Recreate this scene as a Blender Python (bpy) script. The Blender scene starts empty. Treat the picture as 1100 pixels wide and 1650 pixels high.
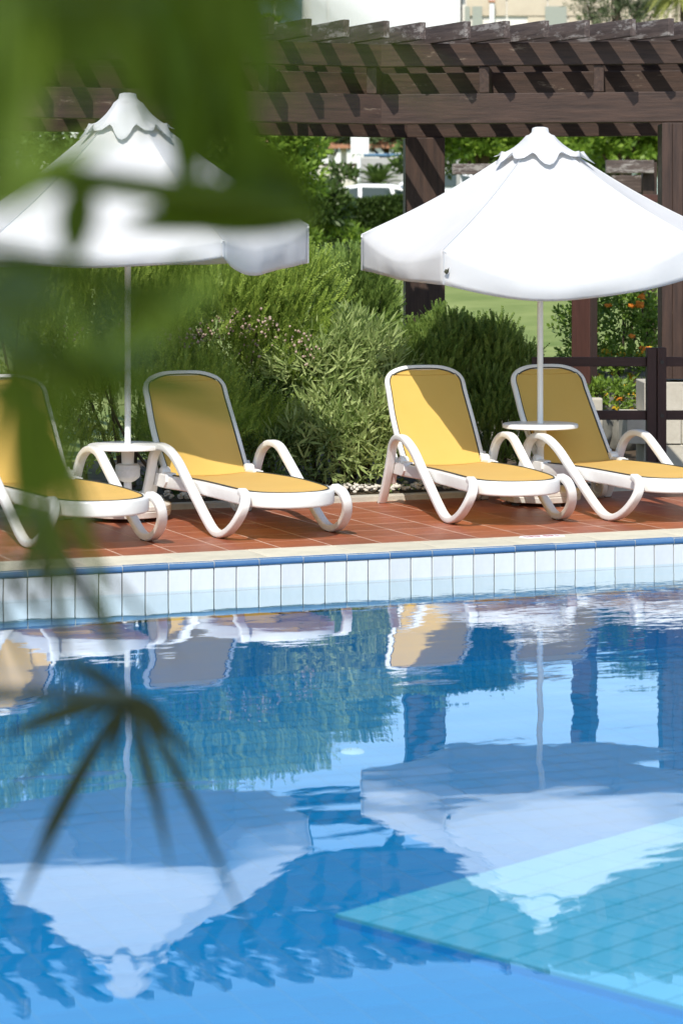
import bpy, bmesh, math, random
import numpy as np
from mathutils import Vector, Matrix, noise as mnoise

random.seed(7); rng = np.random.default_rng(7)
SC = bpy.context.scene
COL = SC.collection
R = math.radians
PI = math.pi

# ------------------------------------------------------------------ camera, sky, sun, exposure
HC = 1.605; FPX = 3896.0; HY = 410.0      # eye height, focal length and horizon row in photo pixels
cam_d = bpy.data.cameras.new('camera'); cam = bpy.data.objects.new('camera', cam_d); COL.objects.link(cam)
cam.location = (0, 0, HC); cam.rotation_euler = (PI / 2, 0, 0)
cam_d.sensor_fit = 'VERTICAL'; cam_d.sensor_height = 36; cam_d.lens = 85; cam_d.shift_y = (HY - 825) / 1650
cam_d.clip_start = .05; cam_d.clip_end = 2000
cam_d.dof.use_dof = True; cam_d.dof.focus_distance = 15.2; cam_d.dof.aperture_fstop = 4.0
SC.camera = cam

SUN_DIR = Vector((.15, .86, -1)).normalized()          # the way the light travels
to_sun = -SUN_DIR
elev = math.asin(to_sun.z); azim = math.atan2(to_sun.x, to_sun.y)
W = bpy.data.worlds.new("World"); SC.world = W; W.use_nodes = True
wn = W.node_tree.nodes; wl = W.node_tree.links
bg = wn['Background']
sky = wn.new('ShaderNodeTexSky'); sky.sky_type = 'NISHITA'; sky.sun_disc = False
sky.sun_elevation = elev; sky.sun_rotation = azim; sky.air_density = 1.1; sky.dust_density = .6; sky.ozone_density = 1.5
wl.new(sky.outputs[0], bg.inputs[0]); bg.inputs[1].default_value = .15
sd = bpy.data.lights.new('sun', 'SUN'); sd.energy = 4.0; sd.angle = R(.5); sd.color = (1, .95, .86)
sun = bpy.data.objects.new('sun', sd); COL.objects.link(sun); sun.location = (-3, -10, 20)
sun.rotation_euler = SUN_DIR.to_track_quat('-Z', 'Y').to_euler()
SC.view_settings.view_transform = 'Standard'; SC.view_settings.look = 'None'
SC.view_settings.exposure = .40; SC.view_settings.gamma = 1
SC.render.engine = 'CYCLES'
SC.cycles.use_denoising = True
SC.cycles.max_bounces = 8; SC.cycles.transparent_max_bounces = 12
SC.cycles.caustics_reflective = False; SC.cycles.caustics_refractive = False

# ------------------------------------------------------------------ helpers
def at(px, py, Y):
    """world point on the sight line of photo pixel (px, py) at distance Y"""
    d = Vector(((px - 550) / FPX, 1, (HY - py) / FPX)); t = Y / d.y
    return Vector((0, 0, HC)) + d * t

def atz(px, py, z=0):
    d = Vector(((px - 550) / FPX, 1, (HY - py) / FPX)); t = (z - HC) / d.z
    return Vector((0, 0, HC)) + d * t

ALPHA = R(22.2)
EX = Vector((math.cos(ALPHA), math.sin(ALPHA), 0)); EN = Vector((-math.sin(ALPHA), math.cos(ALPHA), 0))
PO = Vector((-1.71, 12.24, 0))
def pool(s, n, z=0): return PO + EX * s + EN * n + Vector((0, 0, z))

def tag(o, label=None, cat=None, group=None, kind=None):
    if label: o['label'] = label
    if cat: o['category'] = cat
    if group: o['group'] = group
    if kind: o['kind'] = kind
    return o
def empty(name, loc=(0, 0, 0), rz=0, parent=None):
    o = bpy.data.objects.new(name, None); COL.objects.link(o); o.location = loc; o.rotation_euler = (0, 0, rz)
    o.parent = parent; o.empty_display_size = .1
    return o
def link(name, me, mat=None, parent=None, smooth=False):
    o = bpy.data.objects.new(name, me); COL.objects.link(o); o.parent = parent
    if mat is not None and not me.materials: me.materials.append(mat)
    if smooth: me.polygons.foreach_set('use_smooth', [True] * len(me.polygons))
    return o
class MB:
    def __init__(s): s.v = []; s.f = []
    def add(s, vs, fs):
        k = len(s.v); s.v += [tuple(v) for v in vs]; s.f += [tuple(i + k for i in f) for f in fs]; return s
    def box(s, c, d, rz=0, M=None):
        x, y, z = (q / 2 for q in d)
        vs = [Vector((a * x, b * y, e * z)) for e in (-1, 1) for a, b in ((-1, -1), (1, -1), (1, 1), (-1, 1))]
        if M is None: M = Matrix.Rotation(rz, 3, 'Z')
        vs = [M @ v + Vector(c) for v in vs]
        return s.add(vs, [(3, 2, 1, 0), (4, 5, 6, 7), (0, 1, 5, 4), (1, 2, 6, 5), (2, 3, 7, 6), (3, 0, 4, 7)])
    def beam(s, p, q, w, h):
        """box from p to q, w across, h tall (z-ish)"""
        p, q = Vector(p), Vector(q); d = q - p; L = d.length; x = d.normalized()
        up = Vector((0, 0, 1)); y = up.cross(x)
        y = y.normalized() if y.length > 1e-4 else Vector((0, 1, 0)); z = x.cross(y)
        return s.box((p + q) / 2, (L, w, h), M=Matrix((x, y, z)).transposed())
    def sweep(s, pts, prof, side=None, closed=False, scale=None):
        """sweep a 2D profile (a along side axis, b along normal) on a path"""
        pts = [Vector(p) for p in pts]; n = len(pts); m = len(prof); vs = []
        S = Vector(side) if side is not None else None; prev = None
        for i, p in enumerate(pts):
            if closed: t = pts[(i + 1) % n] - pts[i - 1]
            else: t = pts[min(i + 1, n - 1)] - pts[max(i - 1, 0)]
            t.normalize()
            if S is not None: a = S - t * S.dot(t)
            else:
                a = prev - t * prev.dot(t) if prev is not None else t.orthogonal()
            a.normalize(); prev = a; b = t.cross(a); k = 1 if scale is None else scale[i]
            vs += [p + (a * u + b * v) * k for u, v in prof]
        fs = []
        for i in range(n if closed else n - 1):
            j = (i + 1) % n
            for q in range(m):
                r = (q + 1) % m; fs.append((i * m + q, i * m + r, j * m + r, j * m + q))
        if not closed: fs += [tuple(range(m))[::-1], tuple(range((n - 1) * m, n * m))]
        return s.add(vs, fs)
    def tube(s, pts, r, seg=10, closed=False, scale=None):
        return s.sweep(pts, [(math.cos(2 * PI * i / seg) * r, math.sin(2 * PI * i / seg) * r) for i in range(seg)], closed=closed, scale=scale)
    def lathe(s, prof, c=(0, 0, 0), seg=32):
        vs = []; fs = []; n = len(prof)
        for i in range(seg):
            a = 2 * PI * i / seg
            vs += [(c[0] + r * math.cos(a), c[1] + r * math.sin(a), c[2] + z) for r, z in prof]
        for i in range(seg):
            j = (i + 1) % seg
            for k in range(n - 1): fs.append((i * n + k, j * n + k, j * n + k + 1, i * n + k + 1))
        return s.add(vs, fs)
    def mesh(s, name, mat=None, smooth=False, auto=None):
        me = bpy.data.meshes.new(name); me.from_pydata(s.v, [], s.f)
        bm = bmesh.new(); bm.from_mesh(me); bmesh.ops.recalc_face_normals(bm, faces=bm.faces); bm.to_mesh(me); bm.free()
        if mat: me.materials.append(mat)
        if smooth:
            me.polygons.foreach_set('use_smooth', [True] * len(me.polygons))
            if auto:
                try: me.set_sharp_from_angle(angle=R(auto))
                except Exception: pass
        return me
    def build(s, name, mat, parent=None, smooth=False, auto=40, bevel=0):
        me = s.mesh(name, mat, smooth, auto)
        if bevel:
            bm = bmesh.new(); bm.from_mesh(me)
            es = [e for e in bm.edges if len(e.link_faces) == 2 and e.calc_face_angle(0) > .6]
            bmesh.ops.bevel(bm, geom=es, offset=bevel, segments=2, affect='EDGES', profile=.6, clamp_overlap=True)
            bm.to_mesh(me); bm.free()
        return link(name, me, None, parent)

def rrect(w, h, r, n=3):
    out = []
    for cx, cy, a0 in ((w / 2 - r, h / 2 - r, 0), (-w / 2 + r, h / 2 - r, 90), (-w / 2 + r, -h / 2 + r, 180), (w / 2 - r, -h / 2 + r, 270)):
        for i in range(n + 1):
            a = R(a0 + 90 * i / n); out.append((cx + r * math.cos(a), cy + r * math.sin(a)))
    return out
def crom(P, k=8, closed=False):
    P = [Vector(p) for p in P]; n = len(P); out = []
    for i in range(n if closed else n - 1):
        if closed: a, b, c, d = P[i - 1], P[i], P[(i + 1) % n], P[(i + 2) % n]
        else: a, b, c, d = P[max(i - 1, 0)], P[i], P[i + 1], P[min(i + 2, n - 1)]
        for j in range(k):
            t = j / k
            out.append(.5 * ((2 * b) + (c - a) * t + (2 * a - 5 * b + 4 * c - d) * t * t + (3 * b - a - 3 * c + d) * t ** 3))
    if not closed: out.append(P[-1])
    return out
def copy_tree(o, parent=None):
    c = o.copy(); COL.objects.link(c); c.parent = parent
    for ch in list(o.children): copy_tree(ch, c)
    return c

# ------------------------------------------------------------------ materials
def nodes(m): return m.node_tree.nodes, m.node_tree.links
def mat(name, col, rough=.6, var=None, scale=5, bump=0, bscale=None, spec=.5, stretch=None, detail=6, rand=0, metal=0, trans=0, coords='Object', sat2=None):
    m = bpy.data.materials.new(name); m.use_nodes = True; N, L = nodes(m); b = N['Principled BSDF']
    b.inputs['Roughness'].default_value = rough; b.inputs['Metallic'].default_value = metal
    b.inputs['Specular IOR Level'].default_value = spec
    tc = N.new('ShaderNodeTexCoord'); src = tc.outputs[coords]
    if stretch:
        mp = N.new('ShaderNodeMapping'); mp.inputs['Scale'].default_value = stretch; L.new(src, mp.inputs[0]); src = mp.outputs[0]
    c4 = (*col, 1); out = None
    if var is not None:
        nz = N.new('ShaderNodeTexNoise'); nz.inputs['Scale'].default_value = scale; nz.inputs['Detail'].default_value = detail
        nz.inputs['Roughness'].default_value = .65
        L.new(src, nz.inputs['Vector'])
        rp = N.new('ShaderNodeValToRGB'); rp.color_ramp.elements[0].position = .32; rp.color_ramp.elements[1].position = .68
        rp.color_ramp.elements[0].color = c4; rp.color_ramp.elements[1].color = (*var, 1)
        L.new(nz.outputs['Fac'], rp.inputs[0]); out = rp.outputs[0]
    if rand:
        oi = N.new('ShaderNodeObjectInfo'); hs = N.new('ShaderNodeHueSaturation')
        mr = N.new('ShaderNodeMapRange'); mr.inputs[3].default_value = 1 - rand; mr.inputs[4].default_value = 1 + rand
        L.new(oi.outputs['Random'], mr.inputs[0]); L.new(mr.outputs[0], hs.inputs['Value'])
        if out: L.new(out, hs.inputs['Color'])
        else: hs.inputs['Color'].default_value = c4
        out = hs.outputs[0]
    if out: L.new(out, b.inputs['Base Color'])
    else: b.inputs['Base Color'].default_value = c4
    if bump:
        nb = N.new('ShaderNodeTexNoise'); nb.inputs['Scale'].default_value = bscale or scale * 3; nb.inputs['Detail'].default_value = 5
        L.new(src, nb.inputs['Vector'])
        bp = N.new('ShaderNodeBump'); bp.inputs['Strength'].default_value = bump; bp.inputs['Distance'].default_value = .01
        L.new(nb.outputs['Fac'], bp.inputs['Height']); L.new(bp.outputs[0], b.inputs['Normal'])
    if trans:
        tl = N.new('ShaderNodeBsdfTranslucent'); mx = N.new('ShaderNodeMixShader'); mx.inputs[0].default_value = trans
        if out: L.new(out, tl.inputs[0])
        else: tl.inputs[0].default_value = c4
        L.new(b.outputs[0], mx.inputs[1]); L.new(tl.outputs[0], mx.inputs[2]); L.new(mx.outputs[0], N['Material Output'].inputs[0])
    return m
def leafmat(name, a, b_, trans=.35, rough=.45, pscale=1.2):
    """foliage: each leaf its own shade between a and b_, with a larger drift through the plant"""
    m = bpy.data.materials.new(name); m.use_nodes = True; N, L = nodes(m); b = N['Principled BSDF']
    g = N.new('ShaderNodeNewGeometry'); tc = N.new('ShaderNodeTexCoord')
    nz = N.new('ShaderNodeTexNoise'); nz.inputs['Scale'].default_value = pscale; nz.inputs['Detail'].default_value = 3
    L.new(tc.outputs['Object'], nz.inputs['Vector'])
    ad = N.new('ShaderNodeMath'); ad.operation = 'MULTIPLY_ADD'; ad.inputs[1].default_value = .55
    L.new(g.outputs['Random Per Island'], ad.inputs[0])
    m2 = N.new('ShaderNodeMath'); m2.operation = 'MULTIPLY'; m2.inputs[1].default_value = .75; L.new(nz.outputs['Fac'], m2.inputs[0])
    L.new(m2.outputs[0], ad.inputs[2])
    rp = N.new('ShaderNodeValToRGB'); rp.color_ramp.elements[0].position = .2; rp.color_ramp.elements[1].position = .95
    rp.color_ramp.elements[0].color = (*a, 1); rp.color_ramp.elements[1].color = (*b_, 1)
    L.new(ad.outputs[0], rp.inputs[0]); L.new(rp.outputs[0], b.inputs['Base Color'])
    b.inputs['Roughness'].default_value = rough; b.inputs['Specular IOR Level'].default_value = .35
    tl = N.new('ShaderNodeBsdfTranslucent'); mx = N.new('ShaderNodeMixShader'); mx.inputs[0].default_value = trans
    L.new(rp.outputs[0], tl.inputs[0]); L.new(b.outputs[0], mx.inputs[1]); L.new(tl.outputs[0], mx.inputs[2])
    L.new(mx.outputs[0], N['Material Output'].inputs[0])
    return m

M = {}
M['resin'] = mat('white_resin', (.78, .77, .74), .38, (.70, .685, .65), 6, .05, 60)
M['resin_dirty'] = mat('weathered_white_resin', (.72, .71, .68), .5, (.55, .53, .48), 7, .1, 40)
M['sling'] = mat('yellow_mesh_fabric', (.84, .54, .135), .75, (.86, .57, .155), 2.5, .1, 400, spec=.2, trans=.36)
sb_ = M['sling'].node_tree.nodes['Principled BSDF']; sb_.inputs['Sheen Weight'].default_value = .15; sb_.inputs['Sheen Roughness'].default_value = .45; sb_.inputs['Sheen Tint'].default_value = (1, .93, .75, 1)
M['piping'] = mat('dark_piping', (.03, .035, .03), .5)
M['rubber'] = mat('black_rubber', (.03, .03, .03), .7)
M['canopy'] = mat('white_canvas', (.80, .80, .80), .85, (.75, .75, .755), 3, .35, 7, spec=.15, trans=.40)
M['pole'] = mat('white_painted_metal', (.76, .76, .74), .35)
M['tile_red'] = mat('terracotta_tile', (.32, .098, .046), .42, (.235, .066, .033), 7, .12, 30, rand=.13, spec=.5)
M['grout'] = mat('pale_grout', (.62, .48, .38), .9, (.40, .27, .20), 9)
M['cream'] = mat('cream_stone', (.62, .57, .43), .7, (.50, .46, .35), 6, .1, 60, rand=.05)
M['bluet'] = mat('glazed_blue_tile', (.06, .135, .26), .22, (.08, .17, .31), 8, rand=.12)
M['whitet'] = mat('glazed_white_tile', (.71, .705, .69), .15, (.62, .62, .60), 5, rand=.06)
M['joint'] = mat('dirty_pool_joint', (.10, .085, .06), .9, (.035, .03, .022), 12)
M['mortar'] = mat('white_mortar', (.6, .6, .55), .9, (.40, .38, .32), 14)
M['pooldeep'] = mat('deep_blue_pool_tile', (.0, .255, .58), .4, (.0, .28, .62), 2.0, rand=.035, spec=.2)
M['poolpale'] = mat('pale_cyan_pool_tile', (.18, .55, .78), .4, (.21, .59, .82), 2.0, rand=.03, spec=.2)
M['poolgroutd'] = mat('blue_pool_grout', (.05, .29, .54), .8)
M['poolgroutp'] = mat('green_pool_grout', (.06, .38, .50), .8)
M['stonew'] = mat('pale_block', (.55, .52, .44), .85, (.44, .41, .34), 9, .2, 40, rand=.06)
M['rock'] = mat('grey_rock', (.26, .25, .22), .9, (.13, .13, .11), 4, .6, 12)
M['pebble'] = mat('white_pebble', (.66, .63, .57), .8, (.45, .41, .35), 30)
M['soil'] = mat('dark_soil', (.09, .06, .035), .95, (.05, .035, .02), 6, .8, 20)
M['bark'] = mat('bark', (.11, .075, .05), .95, (.06, .042, .03), 12, .6, 30)
M['kerb'] = mat('pale_kerb', (.5, .47, .40), .85, (.36, .33, .28), 8, .3, 30)

def woodmat(name, a, b_, worn=(.34, .27, .22), wear=.62):
    """stained timber: long grain, paler worn patches where the stain has gone"""
    m = bpy.data.materials.new(name); m.use_nodes = True; N, L = nodes(m); b = N['Principled BSDF']
    tc = N.new('ShaderNodeTexCoord'); oi = N.new('ShaderNodeObjectInfo')
    mp = N.new('ShaderNodeMapping'); mp.inputs['Scale'].default_value = (1.2, 14, 14)
    va = N.new('ShaderNodeVectorMath'); L.new(tc.outputs['Object'], va.inputs[0])
    cx = N.new('ShaderNodeCombineXYZ'); mm = N.new('ShaderNodeMath'); mm.operation = 'MULTIPLY'; mm.inputs[1].default_value = 37
    L.new(oi.outputs['Random'], mm.inputs[0])
    for k in range(3): L.new(mm.outputs[0], cx.inputs[k])
    L.new(cx.outputs[0], va.inputs[1]); L.new(va.outputs[0], mp.inputs[0])
    n1 = N.new('ShaderNodeTexNoise'); n1.inputs['Scale'].default_value = 2.2; n1.inputs['Detail'].default_value = 8; n1.inputs['Roughness'].default_value = .7
    L.new(mp.outputs[0], n1.inputs['Vector'])
    r1 = N.new('ShaderNodeValToRGB'); r1.color_ramp.elements[0].position = .3; r1.color_ramp.elements[1].position = .7
    r1.color_ramp.elements[0].color = (*a, 1); r1.color_ramp.elements[1].color = (*b_, 1); L.new(n1.outputs['Fac'], r1.inputs[0])
    n2 = N.new('ShaderNodeTexNoise'); n2.inputs['Scale'].default_value = 1.6; n2.inputs['Detail'].default_value = 12; n2.inputs['Roughness'].default_value = .78
    mp2 = N.new('ShaderNodeMapping'); mp2.inputs['Scale'].default_value = (1.5, 5, 5); L.new(va.outputs[0], mp2.inputs[0]); L.new(mp2.outputs[0], n2.inputs['Vector'])
    r2 = N.new('ShaderNodeValToRGB'); r2.color_ramp.elements[0].position = wear; r2.color_ramp.elements[1].position = wear + .06
    L.new(n2.outputs['Fac'], r2.inputs[0])
    mx = N.new('ShaderNodeMix'); mx.data_type = 'RGBA'; L.new(r2.outputs[0], mx.inputs[0]); L.new(r1.outputs[0], mx.inputs[6]); mx.inputs[7].default_value = (*worn, 1)
    L.new(mx.outputs[2], b.inputs['Base Color']); b.inputs['Roughness'].default_value = .62; b.inputs['Specular IOR Level'].default_value = .35
    bp = N.new('ShaderNodeBump'); bp.inputs['Strength'].default_value = .5; bp.inputs['Distance'].default_value = .006
    L.new(n1.outputs['Fac'], bp.inputs['Height']); L.new(bp.outputs[0], b.inputs['Normal'])
    return m
M['wood'] = woodmat('dark_stained_timber', (.022, .0125, .0095), (.070, .039, .027), worn=(.18, .135, .10), wear=.61)
M['woodtop'] = woodmat('weathered_timber', (.035, .024, .021), (.13, .095, .082), worn=(.27, .24, .22), wear=.53)
M['woodred'] = woodmat('red_brown_timber', (.045, .017, .012), (.075, .028, .020), wear=.72)  # red-brown stain, darkened so the colour carries the shade on the post
M['fence'] = woodmat('dark_fence_timber', (.030, .014, .013), (.055, .028, .026), wear=.75)

# ------------------------------------------------------------------ terrain and pool structure
def terrain_z(x, y):
    t = max(0, y - 20)
    z = .045 * min(t, 46) + .06 * max(0, min(t - 46, 60)) + .0 * t
    return z + .05 * math.sin(x * .31 + y * .17) * min(1, t / 10)
# lawn: one sheet from the planting bed to the hills
ys = [15.8, 16.5, 17.5, 18.5, 19.5] + [20 + i * 1.5 for i in range(32)] + [70, 75, 80, 90, 100, 115, 130, 200, 400, 900]
xs = [-900, -300, -120, -60] + [-40 + i * 2 for i in range(41)] + [60, 120, 300, 900]
mb = MB(); nx = len(xs)
def lawn_pt(x, y):
    if y < 20:     # hug the sloping edge of the terrace
        f = (y - 15.8) / 4.2; p = pool((x + 1.71) / math.cos(ALPHA), 2.55 if abs(x) < 60 else 2.55)
        y0 = p.y if abs(x) < 60 else 16 + .4 * max(-60, min(60, x)); y = y0 + (max(20, y0 + 1) - y0) * f
    elif abs(x) < 61 or True:
        y = max(y, 12.24 + 2.7 + (max(-60, min(60, x)) + 1.71) * .408 + 1 + (y - 20) * .9)
    return (x, y, terrain_z(x, y) - .02)
for y in ys:
    for x in xs: mb.v.append(lawn_pt(x, y))
for j in range(len(ys) - 1):
    for i in range(nx - 1): mb.f.append((j * nx + i, j * nx + i + 1, (j + 1) * nx + i + 1, (j + 1) * nx + i))
M['lawn'] = mat('lawn_grass', (.13, .18, .05), .9, (.25, .29, .10), .9, .9, 14, detail=12, spec=.1)  # darker noise patches stand in for tree shadows on the grass
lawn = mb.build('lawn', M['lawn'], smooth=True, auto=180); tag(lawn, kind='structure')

# pool shell
ZW = -.147; ZF = -.62; S0, S1, N0 = -9, 16, -9.2
mb = MB(); mb.add([pool(S0, N0, ZF - .0016), pool(S1, N0, ZF - .0016), pool(S1, 0, ZF - .0016), pool(S0, 0, ZF - .0016)], [(0, 1, 2, 3)])
floor = mb.build('pool_floor', M['poolgroutd']); tag(floor, kind='structure')
mb = MB()
for a, b in (((S0, 0), (S1, 0)), ((S1, 0), (S1, N0)), ((S1, N0), (S0, N0)), ((S0, N0), (S0, 0))):
    off = 0.0
    mb.add([pool(a[0], a[1], ZF - .02), pool(b[0], b[1], ZF - .02), pool(b[0], b[1], -.30), pool(a[0], a[1], -.30)], [(0, 1, 2, 3)])
wall = mb.build('pool_wall', M['pooldeep']); tag(wall, kind='structure')
# water
wm = bpy.data.materials.new('pool_water'); wm.use_nodes = True; N, L = nodes(wm); N.remove(N['Principled BSDF'])
tc = N.new('ShaderNodeTexCoord')
def wnoise(scale, sx, sy, rot, detail=2, rough=.5, dist=0):
    mp = N.new('ShaderNodeMapping'); mp.inputs['Scale'].default_value = (sx, sy, 1); mp.inputs['Rotation'].default_value = (0, 0, R(rot)); L.new(tc.outputs['Object'], mp.inputs[0])
    n = N.new('ShaderNodeTexNoise'); n.inputs['Scale'].default_value = scale; n.inputs['Detail'].default_value = detail; n.inputs['Roughness'].default_value = rough; n.inputs['Distortion'].default_value = dist
    L.new(mp.outputs[0], n.inputs['Vector']); return n.outputs['Fac']
def mth(op, a, b=None):
    n = N.new('ShaderNodeMath'); n.operation = op
    for i, q in enumerate((a, b)):
        if q is None: continue
        if isinstance(q, (int, float)): n.inputs[i].default_value = q
        else: L.new(q, n.inputs[i])
    return n.outputs[0]
big = wnoise(1.15, 1, 1.5, 8, 1.5)
mid = wnoise(5.5, .8, 1.6, -12, 2, .5, .3)
fine = wnoise(17, .7, 1.5, 10, 2)
patch = wnoise(.33, 1, 1, 0, 1)      # where the breeze roughens the surface
pr = N.new('ShaderNodeMapRange'); pr.inputs[1].default_value = .42; pr.inputs[2].default_value = .62; L.new(patch, pr.inputs[0])
sep = N.new('ShaderNodeSeparateXYZ'); L.new(tc.outputs['Object'], sep.inputs[0])
far_ = N.new('ShaderNodeMapRange'); far_.inputs[1].default_value = -6; far_.inputs[2].default_value = -.5; L.new(sep.outputs[1], far_.inputs[0])
rgt = N.new('ShaderNodeMapRange'); rgt.inputs[1].default_value = 1.2; rgt.inputs[2].default_value = 4.0; L.new(sep.outputs[0], rgt.inputs[0])
breeze = mth('ADD', mth('MULTIPLY', mth('MULTIPLY', far_.outputs[0], rgt.outputs[0]), 2.0), mth('MULTIPLY', pr.outputs[0], .12))
h = mth('ADD', mth('MULTIPLY', big, .0042), mth('MULTIPLY', mid, .00026))
h = mth('ADD', h, mth('MULTIPLY', mth('MULTIPLY', mid, breeze), .0016))
h = mth('ADD', h, mth('MULTIPLY', mth('MULTIPLY', fine, breeze), .0006))
bp = N.new('ShaderNodeBump'); bp.inputs['Strength'].default_value = 1; bp.inputs['Distance'].default_value = 1; L.new(h, bp.inputs['Height'])
fr = N.new('ShaderNodeFresnel'); fr.inputs[0].default_value = 1.333; L.new(bp.outputs[0], fr.inputs['Normal'])
gl = N.new('ShaderNodeBsdfGlossy'); gl.inputs['Roughness'].default_value = 0.0; L.new(bp.outputs[0], gl.inputs['Normal'])
tr = N.new('ShaderNodeBsdfTransparent'); tr.inputs[0].default_value = (.72, .95, 1, 1); gl.inputs[0].default_value = (.93, .98, 1, 1)
mx = N.new('ShaderNodeMixShader'); fk = mth('MINIMUM', mth('MULTIPLY', fr.outputs[0], 1.7), 1.0); L.new(fk, mx.inputs[0]); L.new(tr.outputs[0], mx.inputs[1]); L.new(gl.outputs[0], mx.inputs[2])
L.new(mx.outputs[0], N['Material Output'].inputs[0])
mb = MB(); mb.add([(S0, N0, 0), (S1, N0, 0), (S1, 0, 0), (S0, 0, 0)], [(0, 1, 2, 3)])
water = mb.build('water', wm); water.location = PO + Vector((0, 0, ZW)); water.rotation_euler = (0, 0, ALPHA); tag(water, kind='structure')

def slab(name, dims, m, bevel=.004):
    b = MB(); b.box((0, 0, -dims[2] / 2), dims); me = b.mesh(name, m)
    if bevel:
        bm = bmesh.new(); bm.from_mesh(me)
        bmesh.ops.bevel(bm, geom=[e for e in bm.edges if all(v.co.z > -1e-5 for v in e.verts)], offset=bevel, segments=1, affect='EDGES'); bm.to_mesh(me); bm.free()
    return me
def piece(name, me, parent, s, n, z, rz=0, tilt=0):
    o = bpy.data.objects.new(name, me); COL.objects.link(o); o.parent = parent
    o.location = pool(s, n, z); o.rotation_euler = (random.gauss(0, tilt), random.gauss(0, tilt), ALPHA + rz); return o

# pool floor tiles: the ones that show largest as pieces, the rest joined
PT = .15; me_pt = slab('pool_tile', (PT - .007, PT - .007, .01), M['pooldeep'], 0)
# pale raised platform, its corner turned towards the middle of the pool
ZP = -.585
pc = atz(540, 1472, ZP); d1 = (atz(1100, 1315, ZP) - pc).normalized(); d2 = Vector((d1.y, -d1.x, 0))
plat = empty('pool_platform', pc, math.atan2(d1.y, d1.x)); tag(plat, kind='structure')
mb = MB(); mb.box((3.5, -3.5, (ZF + ZP) / 2 - .001), (7, 7, ZP - ZF - .0022)); mb.build('platform_base', M['poolgroutp'], plat)
mb = MB(); mb.box((3.5, -3.5, (ZF + ZP) / 2 - .008), (7.012, 7.012, ZP - ZF - .010)); mb.build('platform_side', M['pooldeep'], plat)
me_pp = slab('platform_tile', (PT - .009, PT - .009, .012), M['poolpale'], 0)
plat.location.z = 0
def in_view(p, m=90):
    d = p.y
    if d < .3: return None
    x = 550 + FPX * p.x / d; y = HY - FPX * (p.z - HC) / d
    return (x, y, d) if -m < x < 1100 + m and -m < y < 1650 + m else None
cand = []; rest = MB(); PM = Matrix.Rotation(plat.rotation_euler.z, 3, 'Z')
for i in range(46):
    for j in range(46):
        l = Vector(((i + .5) * PT, -(j + .5) * PT, ZP)); w_ = PM @ l + Vector((pc.x, pc.y, 0)); q = in_view(w_); cand.append((q[2] if q else 1e9, i, j))
cand.sort()
for k, (d, i, j) in enumerate(cand):
    x, y, a = (i + .5) * PT, -(j + .5) * PT, PT / 2 - .0045
    if k < 290 and d < 1e8:
        o = bpy.data.objects.new('tile', me_pp); COL.objects.link(o); o.parent = plat; o.location = (x, y, ZP)
    else: rest.add([(x - a, y - a, ZP), (x + a, y - a, ZP), (x + a, y + a, ZP), (x - a, y + a, ZP)], [(0, 1, 2, 3)])
o = rest.build('tiles', M['poolpale'], plat); tag(o, kind='stuff')
cand = []; rest = MB()
for i in range(int((S1 - S0) / PT)):
    for j in range(int(-N0 / PT)):
        s, n = S0 + (i + .5) * PT, -(j + .5) * PT; p = pool(s, n, ZF); q = in_view(p)
        l = Matrix.Rotation(-plat.rotation_euler.z, 3, 'Z') @ (p - pc)
        if l.x > .2 and l.y < -.2 and l.x < 6.8 and l.y > -6.8: continue
        cand.append((q[2] if q else 1e9, s, n))
cand.sort()
for k, (d, s, n) in enumerate(cand):
    if k < 290 and d < 1e8: piece('tile', me_pt, floor, s, n, ZF)
    else:
        a = PT / 2 - .0035; rest.add([pool(s - a, n - a, ZF), pool(s + a, n - a, ZF), pool(s + a, n + a, ZF), pool(s - a, n + a, ZF)], [(0, 1, 2, 3)])
o = rest.build('tiles', M['pooldeep'], floor); tag(o, kind='stuff')

# terrace (setting) with coping, blue nosing, white waterline tiles and terracotta
mb = MB()
def pbox(mb, s0, s1, n0, n1, z0, z1): mb.box(pool((s0 + s1) / 2, (n0 + n1) / 2, (z0 + z1) / 2), (s1 - s0, n1 - n0, z1 - z0), rz=ALPHA)
pbox(mb, -12, 30, .012, 2.56, -1, -.0005)
terr = mb.build('terrace', M['grout']); tag(terr, kind='structure')
mb = MB(); pbox(mb, -12, 30, .004, .0118, -.30, -.012); jb = mb.build('joint_backing', M['joint'], terr)
T = .125
me_w = MB(); me_w.box((0, 0, -.0625), (T - .0058, .012, .122)); me_w = me_w.mesh('waterline_tile', M['whitet'])
bm = bmesh.new(); bm.from_mesh(me_w); bmesh.ops.bevel(bm, geom=bm.edges[:], offset=.002, segments=1, affect='EDGES'); bm.to_mesh(me_w); bm.free()
for i in range(-8, 46):
    piece('waterline_tile', me_w, terr, i * T + T / 2, .0, -.036 + random.gauss(0, .0006), tilt=.004)
pale = M['poolpale']
me_w2 = MB(); me_w2.box((0, 0, -.0625), (T - .0058, .012, .122)); me_w2 = me_w2.mesh('submerged_tile', M['whitet'])
for i in range(-8, 46): piece('submerged_tile', me_w2, terr, i * T + T / 2, .0, -.162)
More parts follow.
